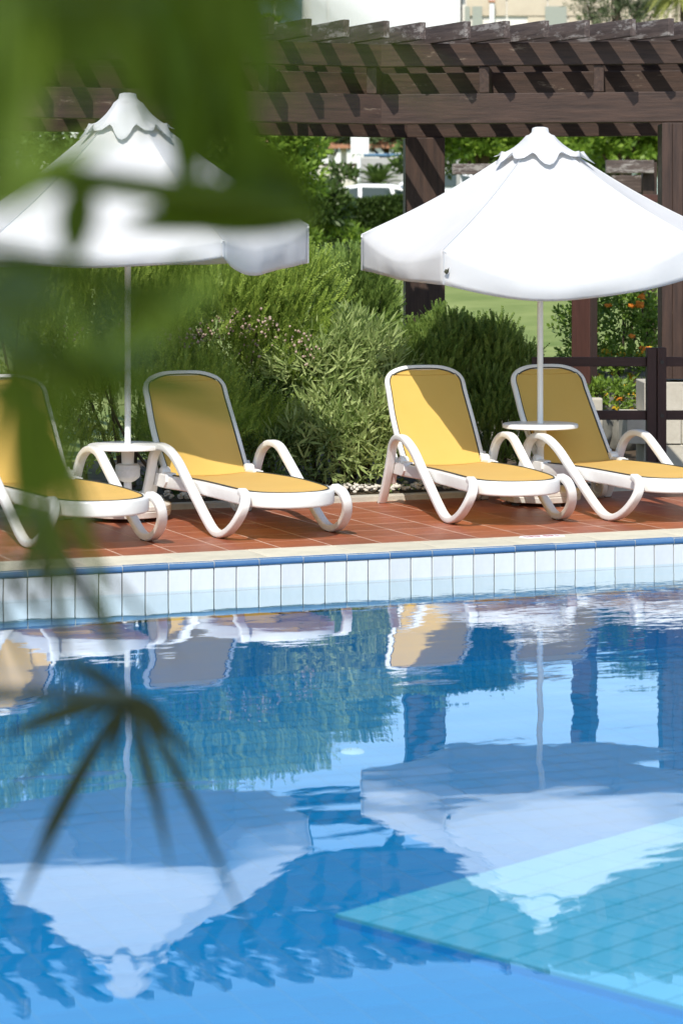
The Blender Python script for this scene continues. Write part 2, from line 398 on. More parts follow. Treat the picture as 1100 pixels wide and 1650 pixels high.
# nosing: bullnose bar
prof = [(-.014, 0), (-.009, .011), (.003, .0155), (.018, .016), (.018, -.017), (-.010, -.017), (-.014, -.012)]
mb = MB(); n_ = len(prof); Lh = T - .0025
mb.add([(x, y, z) for x in (-Lh, Lh) for y, z in prof], [tuple((q, (q + 1) % n_, n_ + (q + 1) % n_, n_ + q)) for q in range(n_)] + [tuple(range(n_))[::-1], tuple(range(n_, 2 * n_))])
me_n = mb.mesh('nosing_tile', M['bluet'], True, 50)
for i in range(-4, 23):
    piece('nosing_tile', me_n, terr, i * .25 + .25, .0, -.0155 + random.gauss(0, .0008), tilt=.003)
mb = MB(); pbox(mb, -12, 30, -.006, .02, -.0355, -.0305); pbox(mb, -12, 30, -.008, .02, -.0300, -.0020)
mb.build('mortar_line', M['mortar'], terr)
me_c = slab('coping_slab', (.497, .36, .02), M['cream'], .003)
for i in range(-3, 13): piece('coping_slab', me_c, terr, i * .5 + .2, .2, .0015 + random.gauss(0, .0006))
me_t = slab('terracotta_tile', (.2925, .2925, .012), M['tile_red'], .001)
for i in range(-6, 22):
    for j in range(7):
        piece('terracotta_tile', me_t, terr, i * .3, .384 + .15 + j * .3, random.gauss(0, .00015), tilt=.0006)
mb = MB(); pbox(mb, -12, 30, 2.5, 2.6, -.2, .035); mb.build('edging', M['kerb'], terr, bevel=.008)
# near terrace (behind the lens) and the two sides
mb = MB(); pbox(mb, -40, 60, -40, N0, -1, 0); pbox(mb, -40, S0, N0 + .001, 2.5, -1, -.001); pbox(mb, S1, 60, N0 + .001, 2.5, -1, -.001)
o = mb.build('poolside_paving', M['cream']); tag(o, kind='structure')
mb = MB(); mb.add([(-900, -900, -1.3), (900, -900, -1.3), (900, 60, -1.3), (-900, 60, -1.3)], [(0, 1, 2, 3)]); o = mb.build('ground', M['soil']); tag(o, kind='structure')
# planting bed
mb = MB(); g = 36
for j in range(9):
    for i in range(g + 1):
        s = -6 + i * .4; n = 2.6 + j * .42; p = pool(s, n, .02 + .05 * mnoise.noise(Vector((s * 2, n * 2, 0))) + .0 * j); mb.v.append(p)
for j in range(8):
    for i in range(g): k = j * (g + 1) + i; mb.f.append((k, k + 1, k + g + 2, k + g + 1))
o = mb.build('planting_bed', M['soil'], smooth=True, auto=180); tag(o, kind='structure')
# white pebbles along the edging
mb = MB()
ico = bmesh.new(); bmesh.ops.create_icosphere(ico, subdivisions=1, radius=1); iv = [v.co.copy() for v in ico.verts]; jf = [tuple(v.index for v in f.verts) for f in ico.faces]; ico.free()
for k in range(1500):
    s = random.uniform(-2, 6); n = 2.63 + abs(random.gauss(0, .16)); r = random.uniform(.008, .022); Q = Matrix.Rotation(random.random() * 6, 3, 'Z') @ Matrix.Diagonal((1.3, 1, .65))
    c = pool(s, n, .05 + random.random() * .03); mb.add([Q @ (v * r * random.uniform(.85, 1.1)) + c for v in iv], jf)
o = mb.build('pebbles', M['pebble'], smooth=True, auto=60); tag(o, 'strip of white pebbles between the terrace and the shrubs', 'pebbles', kind='stuff')

# depth plate on the coping
pl_c = atz(872, 865.5, 0)
plate = empty('depth_sign', pl_c + Vector((0, 0, .002)), ALPHA); tag(plate, 'small white depth plate reading 145 CM lying on the cream coping', 'depth sign')
w_, h_ = .142, .05
mb = MB(); ol = [(-w_, -.0), (-w_ + .03, -h_), (w_ - .02, -h_), (w_, 0), (w_ - .02, h_), (-w_ + .03, h_)]
mb.add([(x, y, z) for z in (0, .004) for x, y in ol], [(5, 4, 3, 2, 1, 0), (6, 7, 8, 9, 10, 11)] + [(i, (i + 1) % 6, 6 + (i + 1) % 6, 6 + i) for i in range(6)])
mb.build('plate', mat('enamel_white', (.75, .74, .72), .4), plate)
tx = bpy.data.curves.new('lettering', 'FONT'); tx.body = '145 CM'; tx.size = .068; tx.align_x = 'CENTER'; tx.align_y = 'CENTER'; tx.extrude = .0004
to = bpy.data.objects.new('lettering', tx); COL.objects.link(to); to.parent = plate; to.location = (.0, 0, .0052); to.rotation_euler = (0, 0, PI)
to.data = tx; bpy.context.view_layer.update(); dg = bpy.context.evaluated_depsgraph_get(); tm = bpy.data.meshes.new_from_object(to.evaluated_get(dg)); bpy.data.objects.remove(to)
to = bpy.data.objects.new('lettering', tm); COL.objects.link(to); to.parent = plate; to.location = (0, -.0, .0052); to.rotation_euler = (0, 0, PI); tm.materials.clear(); tm.materials.append(mat('faded_red_print', (.42, .10, .14), .6))

# floor inlet
p = atz(568, 1212, ZF)
mb = MB(); mb.lathe([(0, .012), (.035, .014), (.05, .008), (.055, 0)], (0, 0, 0), 24)
o = mb.build('pool_inlet', M['whitet'], None, smooth=True); o.location = p; tag(o, 'small round white inlet fitting on the blue pool floor', 'pool inlet')

# ------------------------------------------------------------------ sun loungers (local x = head to foot, y = across to the right, z up)
def arc_path(): 
    pts = [(0, 0, .0), (.06, 0, .085), (.12, .0, .19), (.175, .0, .30), (.225, -.004, .385), (.30, -.008, .435), (.39, -.01, .452), (.50, -.008, .437), (.62, 0, .378),
           (.76, 0, .285), (.92, 0, .18), (1.05, 0, .095), (1.15, 0, .04), (1.235, 0, .021), (1.335, .002, .034), (1.43, .008, .08), (1.50, .02, .145), (1.525, .036, .205), (1.50, .052, .255), (1.43, .062, .275)]
    return pts
def build_lounger():
    root = empty('sun_lounger')
    prof = rrect(.056, .040, .011)
    for sd in (0, 1):
        f = (lambda y: .70 - y) if sd else (lambda y: y)
        path = crom([(x, f(y), z) for x, y, z in arc_path()], 5)
        mb = MB(); mb.sweep(path, prof, side=(0, 1, 0)); fr_ = mb.build('side_frame', M['resin'], root, smooth=True, auto=50)
        for x_ in (0, 1.235): mb = MB(); mb.box((x_, f(0), .004), (.055, .052, .008)); mb.build('rubber_foot', M['rubber'], fr_, bevel=.003)
        # stepped bracket where the rear leg meets the rail
        mb = MB(); yy = f(.045)
        ol = [(.06, .13), (.10, .13), (.135, .20), (.30, .20), (.34, .235), (.34, .28), (.16, .28), (.12, .33), (.10, .30), (.085, .22)]
        n = len(ol); mb.add([(x, yy + dy, z) for dy in (-.016, .016) for x, z in ol], [tuple(range(n))[::-1], tuple(range(n, 2 * n))] + [(i, (i + 1) % n, n + (i + 1) % n, n + i) for i in range(n)])
        mb.build('leg_bracket', M['resin'], root, bevel=.004)
    # seat ring: rails and rounded foot end
    half = [(.14, .075), (.30, .062), (.6, .058), (.95, .056), (1.25, .066), (1.42, .085), (1.52, .13), (1.585, .21), (1.61, .30)]
    ol = [(x, y, 0) for x, y in half] + [(x, .70 - y, 0) for x, y in half[::-1]]
    path = crom(ol, 5)
    def zs(x): return .272 + .010 * math.cos((x - .9) * 3) 
    path = [Vector((p.x, p.y, zs(p.x) - .038)) for p in path]
    mb = MB(); mb.sweep(path, [(a, b) for a, b in rrect(.034, .074, .010)], side=None) if False else None
    # profile axes: a horizontal, b vertical -> sweep with explicit up
    vs = []; pr_ = rrect(.036, .078, .012); m_ = len(pr_)
    for i, p in enumerate(path):
        t = (path[min(i + 1, len(path) - 1)] - path[max(i - 1, 0)]).normalized(); a = Vector((t.y, -t.x, 0)).normalized()
        front = max(0, (p.x - 1.3) / .3)
        vs += [p + a * u * -1 + Vector((0, 0, v * (1 + .12 * front))) - a * (.004 * front) for u, v in pr_]
    fs = []
    for i in range(len(path) - 1):
        for q in range(m_): r = (q + 1) % m_; fs.append((i * m_ + q, i * m_ + r, (i + 1) * m_ + r, (i + 1) * m_ + q))
    fs += [tuple(range(m_))[::-1], tuple(range((len(path) - 1) * m_, len(path) * m_))]
    mb = MB(); mb.add(vs, fs); mb.build('seat_frame', M['resin'], root, smooth=True, auto=60)
    for x_, h_ in ((.20, .05), (.82, .035), (1.25, .035)):
        mb = MB(); mb.beam((x_, .06, .214), (x_, .64, .214), .05, h_); mb.build('crossbar', M['resin'], root, bevel=.006)
    # sling fabric of the seat
    inner = [Vector((p.x - (0 if p.x < 1.3 else .016 * min(1, (p.x - 1.3) / .25)), p.y + (.016 if p.y < .35 else -.016), 0)) for p in path if p.x > .20]
    L_ = [p for p in inner if p.y < .35]; Rr = [p for p in inner if p.y >= .35][::-1]; n = min(len(L_), len(Rr)); vs = []; K = 8
    for i in range(n):
        a, b = L_[i], Rr[i]
        for k in range(K + 1):
            t = k / K; q = a.lerp(b, t); q.z = zs(q.x) + .004 - .018 * 4 * t * (1 - t) * min(1, (1.62 - q.x) / .25); vs.append(q)
    fs = [(i * (K + 1) + k, i * (K + 1) + k + 1, (i + 1) * (K + 1) + k + 1, (i + 1) * (K + 1) + k) for i in range(n - 1) for k in range(K)]
    mb = MB(); mb.add(vs, fs); mb.build('seat_sling', M['sling'], root, smooth=True, auto=180)
    pp = [Vector((p.x, p.y, zs(p.x) + .0045)) for p in inner]
    mb = MB(); mb.tube(pp, .0042, 6); mb.build('piping', M['piping'], root, smooth=True)
    # backrest
    H0 = Vector((.215, 0, .268)); U = Vector((-.40, 0, .595)).normalized(); Ln = .725
    def bp_(l, y, curve=0): 
        b_ = .028 * math.sin(PI * min(1, max(0, l / Ln))) ; nrm = Vector((U.z, 0, -U.x))
        return H0 + U * l + Vector((0, y, 0)) + nrm * (-b_ + .02 * (l / Ln) ** 3 * -1 + curve)
    hw0, hw1 = .280, .258
    sidep = [(0, hw0 - .016), (.18, hw0 - .010), (.36, hw0 - .010), (.54, hw0 - .018), (.63, hw1), (.682, hw1 - .035), (.712, hw1 - .10), (.724, .08)]
    bpath = crom([bp_(l, .35 - w) for l, w in sidep] + [bp_(l, .35 + w) for l, w in sidep[::-1]], 5)
    mb = MB(); nn = Vector((U.z, 0, -U.x)); vs = []; pr_ = rrect(.034, .032, .010); m_ = len(pr_)
    for i, p in enumerate(bpath):
        t = (bpath[min(i + 1, len(bpath) - 1)] - bpath[max(i - 1, 0)]).normalized(); a = t.cross(nn).normalized(); b = a.cross(t)
        vs += [p + a * u + b * v for u, v in pr_]
    fs = []
    for i in range(len(bpath) - 1):
        for q in range(m_): r = (q + 1) % m_; fs.append((i * m_ + q, i * m_ + r, (i + 1) * m_ + r, (i + 1) * m_ + q))
    fs += [tuple(range(m_))[::-1], tuple(range((len(bpath) - 1) * m_, len(bpath) * m_))]
    mb.add(vs, fs); mb.build('backrest_frame', M['resin'], root, smooth=True, auto=60)
    L_ = bpath[:len(bpath) // 2]; Rr = bpath[len(bpath) // 2 + (len(bpath) % 2):][::-1]; n = min(len(L_), len(Rr)); vs = []; K = 10
    ctr = Vector((0, .35, 0))
    inn = []
    for i in range(n):
        a, b = L_[i].copy(), Rr[i].copy(); sh = .014
        a.y += sh; b.y -= sh
        if i > n - 14: a -= U * .012; b -= U * .012
        inn.append((a, b))
        for k in range(K + 1):
            t = k / K; q = a.lerp(b, t); q += nn * (.010 - .012 * 4 * t * (1 - t)); vs.append(q)
    # tuck the lower edge forward into the seat so the cloth runs on in one curve
    row = []
    for k in range(K + 1):
        t = k / K; q = Vector((.26, inn[0][0].y + (inn[0][1].y - inn[0][0].y) * t, zs(.26) + .003 - .014 * 4 * t * (1 - t))); row.append(q)
    row0 = []
    for k in range(K + 1):
        t = k / K; q = vs[k].lerp(row[k], .5) + Vector((-.012, 0, -.006)); row0.append(q)
    vs = row + row0 + vs
    fs = [(i * (K + 1) + k, i * (K + 1) + k + 1, (i + 1) * (K + 1) + k + 1, (i + 1) * (K + 1) + k) for i in range(n + 1) for k in range(K)]
    mb = MB(); mb.add(vs, fs); mb.build('backrest_sling', M['sling'], root, smooth=True, auto=180)
    pp = [a + nn * .0115 for a, b in inn] + [b + nn * .0115 for a, b in inn[::-1]]
    mb = MB(); mb.tube(pp, .0050, 6); mb.build('piping', M['piping'], root, smooth=True)
    for y in (.074, .626):     # hinge bosses and their ratchet blocks
        s_ = 1 if y > .3 else -1
        mb = MB(); mb.lathe([(0, -.03), (.028, -.028), (.034, -.02), (.034, .02), (.028, .028), (0, .03)], (0, 0, 0), 20)
        hb = mb.build('hinge', M['resin'], root, smooth=True); hb.rotation_euler = (PI / 2, 0, 0); hb.location = (.215, y, .285)
        mb = MB(); mb.box((.27, y, .262), (.15, .05, .055)); mb.build('hinge_block', M['resin'], root, bevel=.01)
    # prop stay behind the back
    for y in (.2, .5):
        mb = MB(); mb.beam(bp_(.33, y, -.02), (.10, y, .22), .03, .018); mb.build('stay', M['resin'], root, bevel=.004)
    # transport wheel
    mb = MB(); mb.lathe([(0, -.014), (.05, -.014), (.058, -.02), (.078, -.02), (.084, -.014), (.084, .014), (.078, .02), (.058, .02), (.05, .014), (0, .014)], (0, 0, 0), 28)
    wh = mb.build('wheel', M['resin'], root, smooth=True, auto=35); wh.rotation_euler = (PI / 2, 0, 0); wh.location = (.03, .63, .086)
    mb = MB(); mb.tube([(.03, .70, .086), (.03, .60, .086)], .010, 8); mb.build('axle', M['resin'], root, smooth=True)
    return root
L0 = build_lounger(); L0.scale = (1, 1, 1)
G = 'yellow and white sun loungers along the pool'
# x axis of lounger = direction from head to foot: 18 degrees off the sight line; y axis = to the right
def place_lounger(o, vfoot, ang, label):
    # local +x -> (sin a, -cos a); local +y -> (cos a, sin a); this frame is right-handed
    o.rotation_euler = (0, 0, ang - PI / 2)
    x = Vector((math.sin(ang), -math.cos(ang), 0)); o.location = vfoot - x * 1.235
    tag(o, label, 'sun lounger', G)
spots = [(atz(723, 843), R(18), 'yellow sun lounger with slanting shade edge on its back, left of the bare pole'),
         (atz(980, 838.5), R(24), 'yellow sun lounger cut off at right, its back behind table and pole'),
         (atz(352, 866), R(25.5), 'yellow sun lounger with wholly shaded back, right of the round table with a drum below'),
         (atz(46, 882), R(27.5), 'yellow sun lounger half hidden by blurred leaves, leftmost of the four')]
for i, (p, a, lab) in enumerate(spots):
    o = L0 if i == 0 else copy_tree(L0)
    place_lounger(o, p, a, lab)

# ------------------------------------------------------------------ parasols
def build_parasol(c, corners, apex, sags, vals, vmid, label, table_z, drum, seed, fold=1):
    """corners: rib ends (x, y, z) relative to the foot; sags, vals, vmid per panel / corner"""
    rs = random.Random(seed)
    root = empty('parasol', c); tag(root, label, 'parasol', 'white parasols between the loungers')
    n = len(corners); C = [Vector(q) for q in corners]; A = Vector((0, 0, apex))
    vs = []; fs = []; K, Tn, V = 20, 14, 6
    for k in range(n):
        a, b = C[k], C[(k + 1) % n]; base = len(vs); mid = (a + b) / 2; out = Vector((mid.x, mid.y, 0)).normalized(); wd = (b - a).length
        va, vb = vals[k], vals[(k + 1) % n]
        for j in range(Tn + 1):
            t = .05 + .95 * j / Tn
            for i in range(K + 1):
                s = i / K; e = a.lerp(b, s); p = A + (e - A) * t; w = 4 * s * (1 - s)
                p.z -= sags[k] * w * t ** 3 + .045 * math.sin(PI * t) * (1) - .0
                p += out * (.10 * sags[k] * w * t ** 3)
                p.z += .006 * math.sin(s * 9 + t * 7 + k) * w * t * fold
                vs.append(p)
        top = [vs[base + Tn * (K + 1) + i] for i in range(K + 1)]
        for j in range(1, V + 1):
            q = j / V
            for i in range(K + 1):
                s = i / K; w = 4 * s * (1 - s); dr = va + (vb - va) * s; dr = dr * (1 - w) + vmid[k] * w
                p = top[i].copy(); p.z -= dr * q
                wave = .010 * math.sin(s * 2 * PI * wd * 1.6 + k * 1.7) + .005 * math.sin(s * 2 * PI * wd * 4.1 + k)
                near = math.exp(-(min(s, 1 - s) * 7) ** 2)
                p += out * (wave * q * (1 - near) * fold + .012 * math.sin(q * PI) * w) + out * (-.015 * q * w)
                vs.append(p)
        rows = Tn + V + 1
        for j in range(rows - 1):
            for i in range(K): q = base + j * (K + 1) + i; fs.append((q, q + 1, q + K + 2, q + K + 1))
    me = bpy.data.meshes.new('canopy'); me.from_pydata(vs, [], fs)
    bm = bmesh.new(); bm.from_mesh(me); bmesh.ops.remove_doubles(bm, verts=bm.verts, dist=.0008); bmesh.ops.recalc_face_normals(bm, faces=bm.faces)
    bm.to_mesh(me); bm.free()
    me.materials.append(M['canopy']); o = link('canopy', me, None, root, True)
    me.set_sharp_from_angle(angle=R(75))
    so = o.modifiers.new('thick', 'SOLIDIFY'); so.thickness = .0025; so.offset = -1
    # stitched seams along ribs
    for k in range(n):
        pts = []
        for j in range(Tn + 1):
            t = .2 + .8 * j / Tn; p = A + (C[k] - A) * t; p.z -= .045 * math.sin(PI * t) - .0015; pts.append(p)
        pts.append(pts[-1] + Vector((0, 0, -vals[k])))
        mb = MB(); mb.sweep(pts, [(-.007, -.001), (.007, -.001), (.006, .0012), (-.006, .0012)]); mb.build('seam', M['canopy'], root, smooth=True)
        inner = [A + (C[k] - A) * t - Vector((0, 0, .018 + .045 * math.sin(PI * t))) for t in [i / 8 for i in range(9)]]
        mb = MB(); mb.sweep(inner, rrect(.016, .022, .003, 1)); rb = mb.build('rib', M['pole'], root)
        m_ = A + (C[k] - A) * .52 - Vector((0, 0, .07)); mb = MB(); mb.beam(m_, (0, 0, apex - .62), .012, .016); mb.build('strut', M['pole'], rb)
    # vent cap: a small skirted cone with puffed scallops
    mb = MB(); K2 = 16; rows = 9
    fr_ = .258
    for k in range(n):
        a, b = C[k] - A, C[(k + 1) % n] - A; base = len(mb.v)
        for j in range(rows):
            t = j / (rows - 1)
            for i in range(K2 + 1):
                s = i / K2; e = a.lerp(b, s); w = 4 * s * (1 - s)
                lobe_ = math.exp(-((s - .5) / .13) ** 2); arc_ = math.exp(-((s - .26) / .09) ** 2) + math.exp(-((s - .74) / .09) ** 2)
                big_ = 1 if (b - a).length > .9 else .6
                k_ = fr_ * (1 + (.26 * lobe_ * big_ - .06 * arc_) * t ** 4)
                p = e * (k_ * t); hor = Vector((p.x, p.y, 0)); hl = hor.length
                if hl > 1e-5: p = p + hor.normalized() * (.070 * (1 - t) ** 2)
                p.z += .003 + .028 * arc_ * t ** 5 * big_ + .010 * t - .02 * math.sin(PI * t) + .007 * math.sin(s * 18 + t * 5) * t * (1 - t) * w
                mb.v.append(tuple(A + p))
        for j in range(rows - 1):
            for i in range(K2): q = base + j * (K2 + 1) + i; mb.f.append((q, q + 1, q + K2 + 2, q + K2 + 1))
    me = bpy.data.meshes.new('vent_cap'); me.from_pydata(mb.v, [], mb.f)
    bm = bmesh.new(); bm.from_mesh(me); bmesh.ops.remove_doubles(bm, verts=bm.verts, dist=.0008); bmesh.ops.recalc_face_normals(bm, faces=bm.faces); bm.to_mesh(me); bm.free()
    me.materials.append(M['canopy']); o = link('vent_cap', me, None, root, True); so = o.modifiers.new('thick', 'SOLIDIFY'); so.thickness = .001; so.offset = 1
    mb = MB(); mb.lathe([(0, .030), (.030, .030), (.050, .024), (.054, .012), (.056, -.004), (.062, -.010), (.085, -.030), (.05, -.04), (0, -.04)], (0, 0, apex), 20)
    mb.build('finial', M['canopy'], root, smooth=True, auto=50)
    # pole, hub, table, base
    mb = MB(); mb.lathe([(.0, apex), (.019, apex), (.019, table_z - .05), (.0, table_z - .05)], seg=16); mb.build('pole', M['pole'], root, smooth=True)
    mb = MB(); mb.lathe([(.02, apex - .60), (.045, apex - .60), (.045, apex - .66), (.02, apex - .66)], seg=16); mb.build('runner', M['pole'], root, smooth=True, auto=40)
    mb = MB(); rt = .243; mb.lathe([(.0, 0), (rt - .012, 0), (rt - .004, -.003), (rt, -.008), (rt, -.026), (rt - .006, -.030), (rt - .012, -.030), (rt - .014, -.012), (0, -.012)], (0, 0, table_z), 56)
    tb = mb.build('table_top', M['resin'], root, smooth=True, auto=40)
    mb = MB(); mb.lathe([(.019, -.03), (.050, -.012), (.040, -.05), (.036, -.13), (.030, -.135), (.026, -.15), (.020, -.15)], (0, 0, table_z), 24); mb.build('collar', M['resin'], tb, smooth=True, auto=40)
    mb = MB(); mb.lathe([(0, table_z - .05), (.024, table_z - .05), (.024, .09), (0, .09)], seg=16); mb.build('tube', M['resin_dirty'], root, smooth=True, auto=40)
    if drum:
        mb = MB(); mb.lathe([(.0, .335), (.06, .335), (.072, .328), (.075, .318), (.075, .262), (.07, .252), (.045, .232), (.03, .225), (.0, .225)], seg=28)
        mb.build('drum', M['resin_dirty'], root, smooth=True, auto=35)
        mb = MB(); mb.lathe([(.0756, .300), (.0775, .302), (.0775, .308), (.0756, .310)], seg=28); mb.build('drum_rim', M['resin_dirty'], root, smooth=True)
    sg = 32 if drum else 8; rb_ = .265
    mb = MB(); mb.lathe([(0, .135), (.05, .132), (.10, .118), (rb_ - .035, .105), (rb_ - .008, .100), (rb_, .092), (rb_, .070), (rb_ - .004, .067), (rb_ - .004, .063), (rb_, .060), (rb_ - .008, .028), (rb_ - .03, .022), (0, .022)], seg=sg)
    bo = mb.build('base', M['resin_dirty'], root, smooth=True, auto=30)
    for a in range(4):
        mb = MB(); mb.box((.19 * math.cos(a * PI / 2 + .5), .19 * math.sin(a * PI / 2 + .5), .011), (.05, .05, .022)); mb.build('foot', M['rubber'], bo)
    return root
cR = Vector((1.277, 15.56, 0))
PR = build_parasol(cR,
    [(-1.145, .28, 1.735), (-.655, -.86, 1.635), (.885, -.76, 1.695), (1.24, .30, 1.72), (.62, 1.06, 1.70), (-.52, 1.08, 1.70)], 2.395,
    [.11, .235, .10, .08, .08, .08], [.235, .215, .225, .23, .22, .22], [.13, .105, .15, .15, .15, .15],
    'white parasol with a broad plain front panel and an insect mark at its left corner', .519, False, 3)
mb = MB(); mb.add([(-.64 + a * .9, -.884, 1.50 + b * .9) for a, b in ((-.018, .0), (-.008, .018), (.006, .015), (.016, .03), (.015, .0), (.006, -.016), (-.008, -.014))] + [(-.635, -.892, 1.503)], [(i, (i + 1) % 7, 7) for i in range(7)])
mb.build('insect_mark', mat('dark_mark', (.04, .04, .02), .8), PR)
cL = Vector((-1.295, 14.67, 0))
PL = build_parasol(cL,
    [(-1.06, .30, 1.77), (-.70, -.84, 1.69), (.62, -.86, 1.69), (1.09, .25, 1.785), (.60, 1.0, 1.77), (-.50, 1.0, 1.77)], 2.555,
    [.08, .06, .08, .08, .08, .08], [.22, .13, .10, .235, .22, .22], [.15, .10, .17, .17, .16, .16],
    'white parasol mostly behind blurred leaves, its right corner clear of them', .456, True, 5)
mb = MB(); mb.tube(crom([(-.70, -.84, 1.55), (-.69, -.85, 1.3), (-.675, -.84, 1.05), (-.68, -.85, .85)], 6), .004, 6); mb.build('tie_cord', M['canopy'], PL, smooth=True)

# ------------------------------------------------------------------ pergola
perg = empty('pergola', (1, 18.5, 0)); tag(perg, 'dark brown timber pergola with slatted top behind the loungers', 'pergola')
P0 = perg.location.copy()
def woodpiece(name, p, q, w, h, m, par=perg, bev=.006):
    """timber from p to q in the piece's own long axis, so that the grain follows it"""
    p, q = Vector(p), Vector(q); d = q - p; x = d.normalized(); up = Vector((0, 0, 1)); y = up.cross(x)
    y = y.normalized() if y.length > 1e-3 else Vector((0, 1, 0)); z = x.cross(y)
    mb = MB(); mb.box((0, 0, 0), (d.length, w, h)); o = mb.build(name, m, None, bevel=bev)
    o.matrix_world = Matrix.Translation((p + q) / 2) @ Matrix((x, y, z)).transposed().to_4x4()
    if par is not None:
        o.parent = par; o.matrix_parent_inverse = Matrix.Translation(-P0) if par is perg else par.matrix_world.inverted()
    return o
# plan of the front line: a bend where two lengths of beam meet
bend = Vector((.29, 17.95, 0)); rgt_ = Vector((4.2, 17.35, 0)); lft = Vector((-4.6, 16.2, 0))
def front(t):      # t metres from the bend, positive to the right
    return bend + (rgt_ - bend).normalized() * t if t >= 0 else bend + (lft - bend).normalized() * (-t)
Z = lambda p, z: Vector((p.x, p.y, z))
BK = Vector((.25, 2.05, 0))
for off, tagn in ((Vector((0, 0, 0)), 'front'), (BK, 'back')):
    for a, b in ((front(0), front(4.0)), (front(-4.9), front(-.004))):
        woodpiece('beam', Z(a + off, 2.68), Z(b + off, 2.68), .09, .22, M['wood'])
        if tagn == 'front': woodpiece('beam', Z(a, 3.078), Z(b, 3.078), .08, .168, M['wood'])
        else: woodpiece('beam', Z(a + off * .94, 3.078), Z(b + off * .94, 3.078), .08, .168, M['wood'])
# inner beam lit between the joists
for a, b in ((front(0), front(4.0)), (front(-4.9), front(-.004))):
    woodpiece('beam', Z(a + BK * .22, 2.885), Z(b + BK * .22, 2.885), .06, .188, M['wood'])
for k in range(-6, 5):
    p = front(-.07 + k * .84); d_ = Vector((.12, 1, 0)).normalized()
    woodpiece('joist', Z(p - d_ * .02, 2.893), Z(p + d_ * .37, 2.893), .075, .197, M['wood'])
    woodpiece('joist', Z(p + d_ * .50, 2.893), Z(p + d_ * 2.3, 2.893), .075, .197, M['wood'])
sl = Vector((.47, -.88, 0)).normalized()
for k in range(-17, 14):
    p = front(.08 + k * .292); ov = .50 + random.gauss(0, .018); L_ = 2.9
    zt = 3.165 + .062
    a = Z(p - sl * L_, zt); b = Z(p + sl * ov, zt + random.gauss(0, .004))
    o = woodpiece('slat', a, b, .048, .124, M['woodtop'], bev=.004)
# posts
def post(x, y, w, z0, z1, m=M['wood'], rz=0):
    mb = MB(); L_ = z1 - z0
    mb.box((0, 0, 0), (L_, w, w)); o = mb.build('post', m, None, bevel=.008)
    o.matrix_world = Matrix.Translation((x, y, (z0 + z1) / 2)) @ Matrix.Rotation(rz, 4, 'Z') @ Matrix.Rotation(-PI / 2, 4, 'Y')
    o.parent = perg; o.matrix_parent_inverse = Matrix.Translation(-P0); return o
post(.68 + .0, 20.0, .325, .0, 2.565, rz=R(2))
pr0 = post(2.52, 17.75, .36, .70, 2.565)
post(4.9, 19.9, .33, .0, 2.565)
for k in range(5):      # cladding boards of the near post
    x = 2.36 + k * .078
    woodpiece('cladding_board', (x, 17.56, .70), (x, 17.56, 2.56), .012, .072, M['wood'], bev=.003)
for (px, y, w) in ((941, 18.7, .155),):
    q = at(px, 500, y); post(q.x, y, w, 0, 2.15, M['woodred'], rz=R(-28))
post(-3.7, 19.2, .33, 0, 2.565)
# plinth of pale blocks under the near post
plinth = empty('stone_plinth', (2.75, 17.78, 0)); tag(plinth, 'low plinth of pale cream blocks under the right pergola post', 'plinth')
me_b = MB(); me_b.box((0, 0, 0), (.395, .5, .222)); me_b = me_b.mesh('block', M['stonew'])
bm = bmesh.new(); bm.from_mesh(me_b); bmesh.ops.bevel(bm, geom=bm.edges[:], offset=.006, segments=1, affect='EDGES'); bm.to_mesh(me_b); bm.free()
for r_ in range(3):
    for k in range(4):
        o = bpy.data.objects.new('block', me_b); COL.objects.link(o); o.parent = plinth
        o.location = (-.36 + k * .4 - (.13 if r_ % 2 else 0), random.gauss(0, .003), .113 + r_ * .227)
mb = MB(); mb.box((.12, 0, .34), (1.35, .46, .66)); mb.build('mortar_core', M['mortar'], plinth)
# fence in front of it
fen = empty('timber_fence', (2.2, 16.75, 0)); tag(fen, 'low dark timber rail fence with bolted post behind the right lounger', 'fence')
fm = M['fence']
def fp(name, p, q, w, h, m=fm): return woodpiece(name, p, q, w, h, m, par=fen, bev=.004)
bpy.context.view_layer.update()
Yf = 16.75; ppx = at(1056, 600, Yf).x
mb = MB(); 
for x, w in ((ppx - .034, .066), (ppx + .034, .062)):
    mb = MB(); mb.box((0, 0, 0), (.97, .10, w)); o = mb.build('post', fm, None, bevel=.004)
    o.matrix_world = Matrix.Translation((x, Yf - (.01 if w < .065 else 0), .475)) @ Matrix.Rotation(-PI / 2, 4, 'Y'); o.parent = fen; o.matrix_parent_inverse = Matrix.Translation(-fen.location)
for z in (.862, .492):
    for x0, x1 in ((ppx - .86, ppx - .0685), (ppx + .0665, ppx + 2.2)):
        fp('rail', (x0, Yf, z), (x1, Yf, z), .045, .064)
    mb = MB(); mb.lathe([(0, -.008), (.008, -.008), (.013, 0), (.013, .006), (0, .006)], seg=10); b = mb.build('bolt', M['rubber'], fen); b.rotation_euler = (PI / 2, 0, 0)
    b.location = (ppx + .034 - fen.location.x, Yf - .065 - fen.location.y, z)
for xx in (ppx - .80, ppx + 2.2): fp('post', (xx, Yf + .06, 0), (xx, Yf + .06, .95 if xx > ppx else .50), .07, .07)
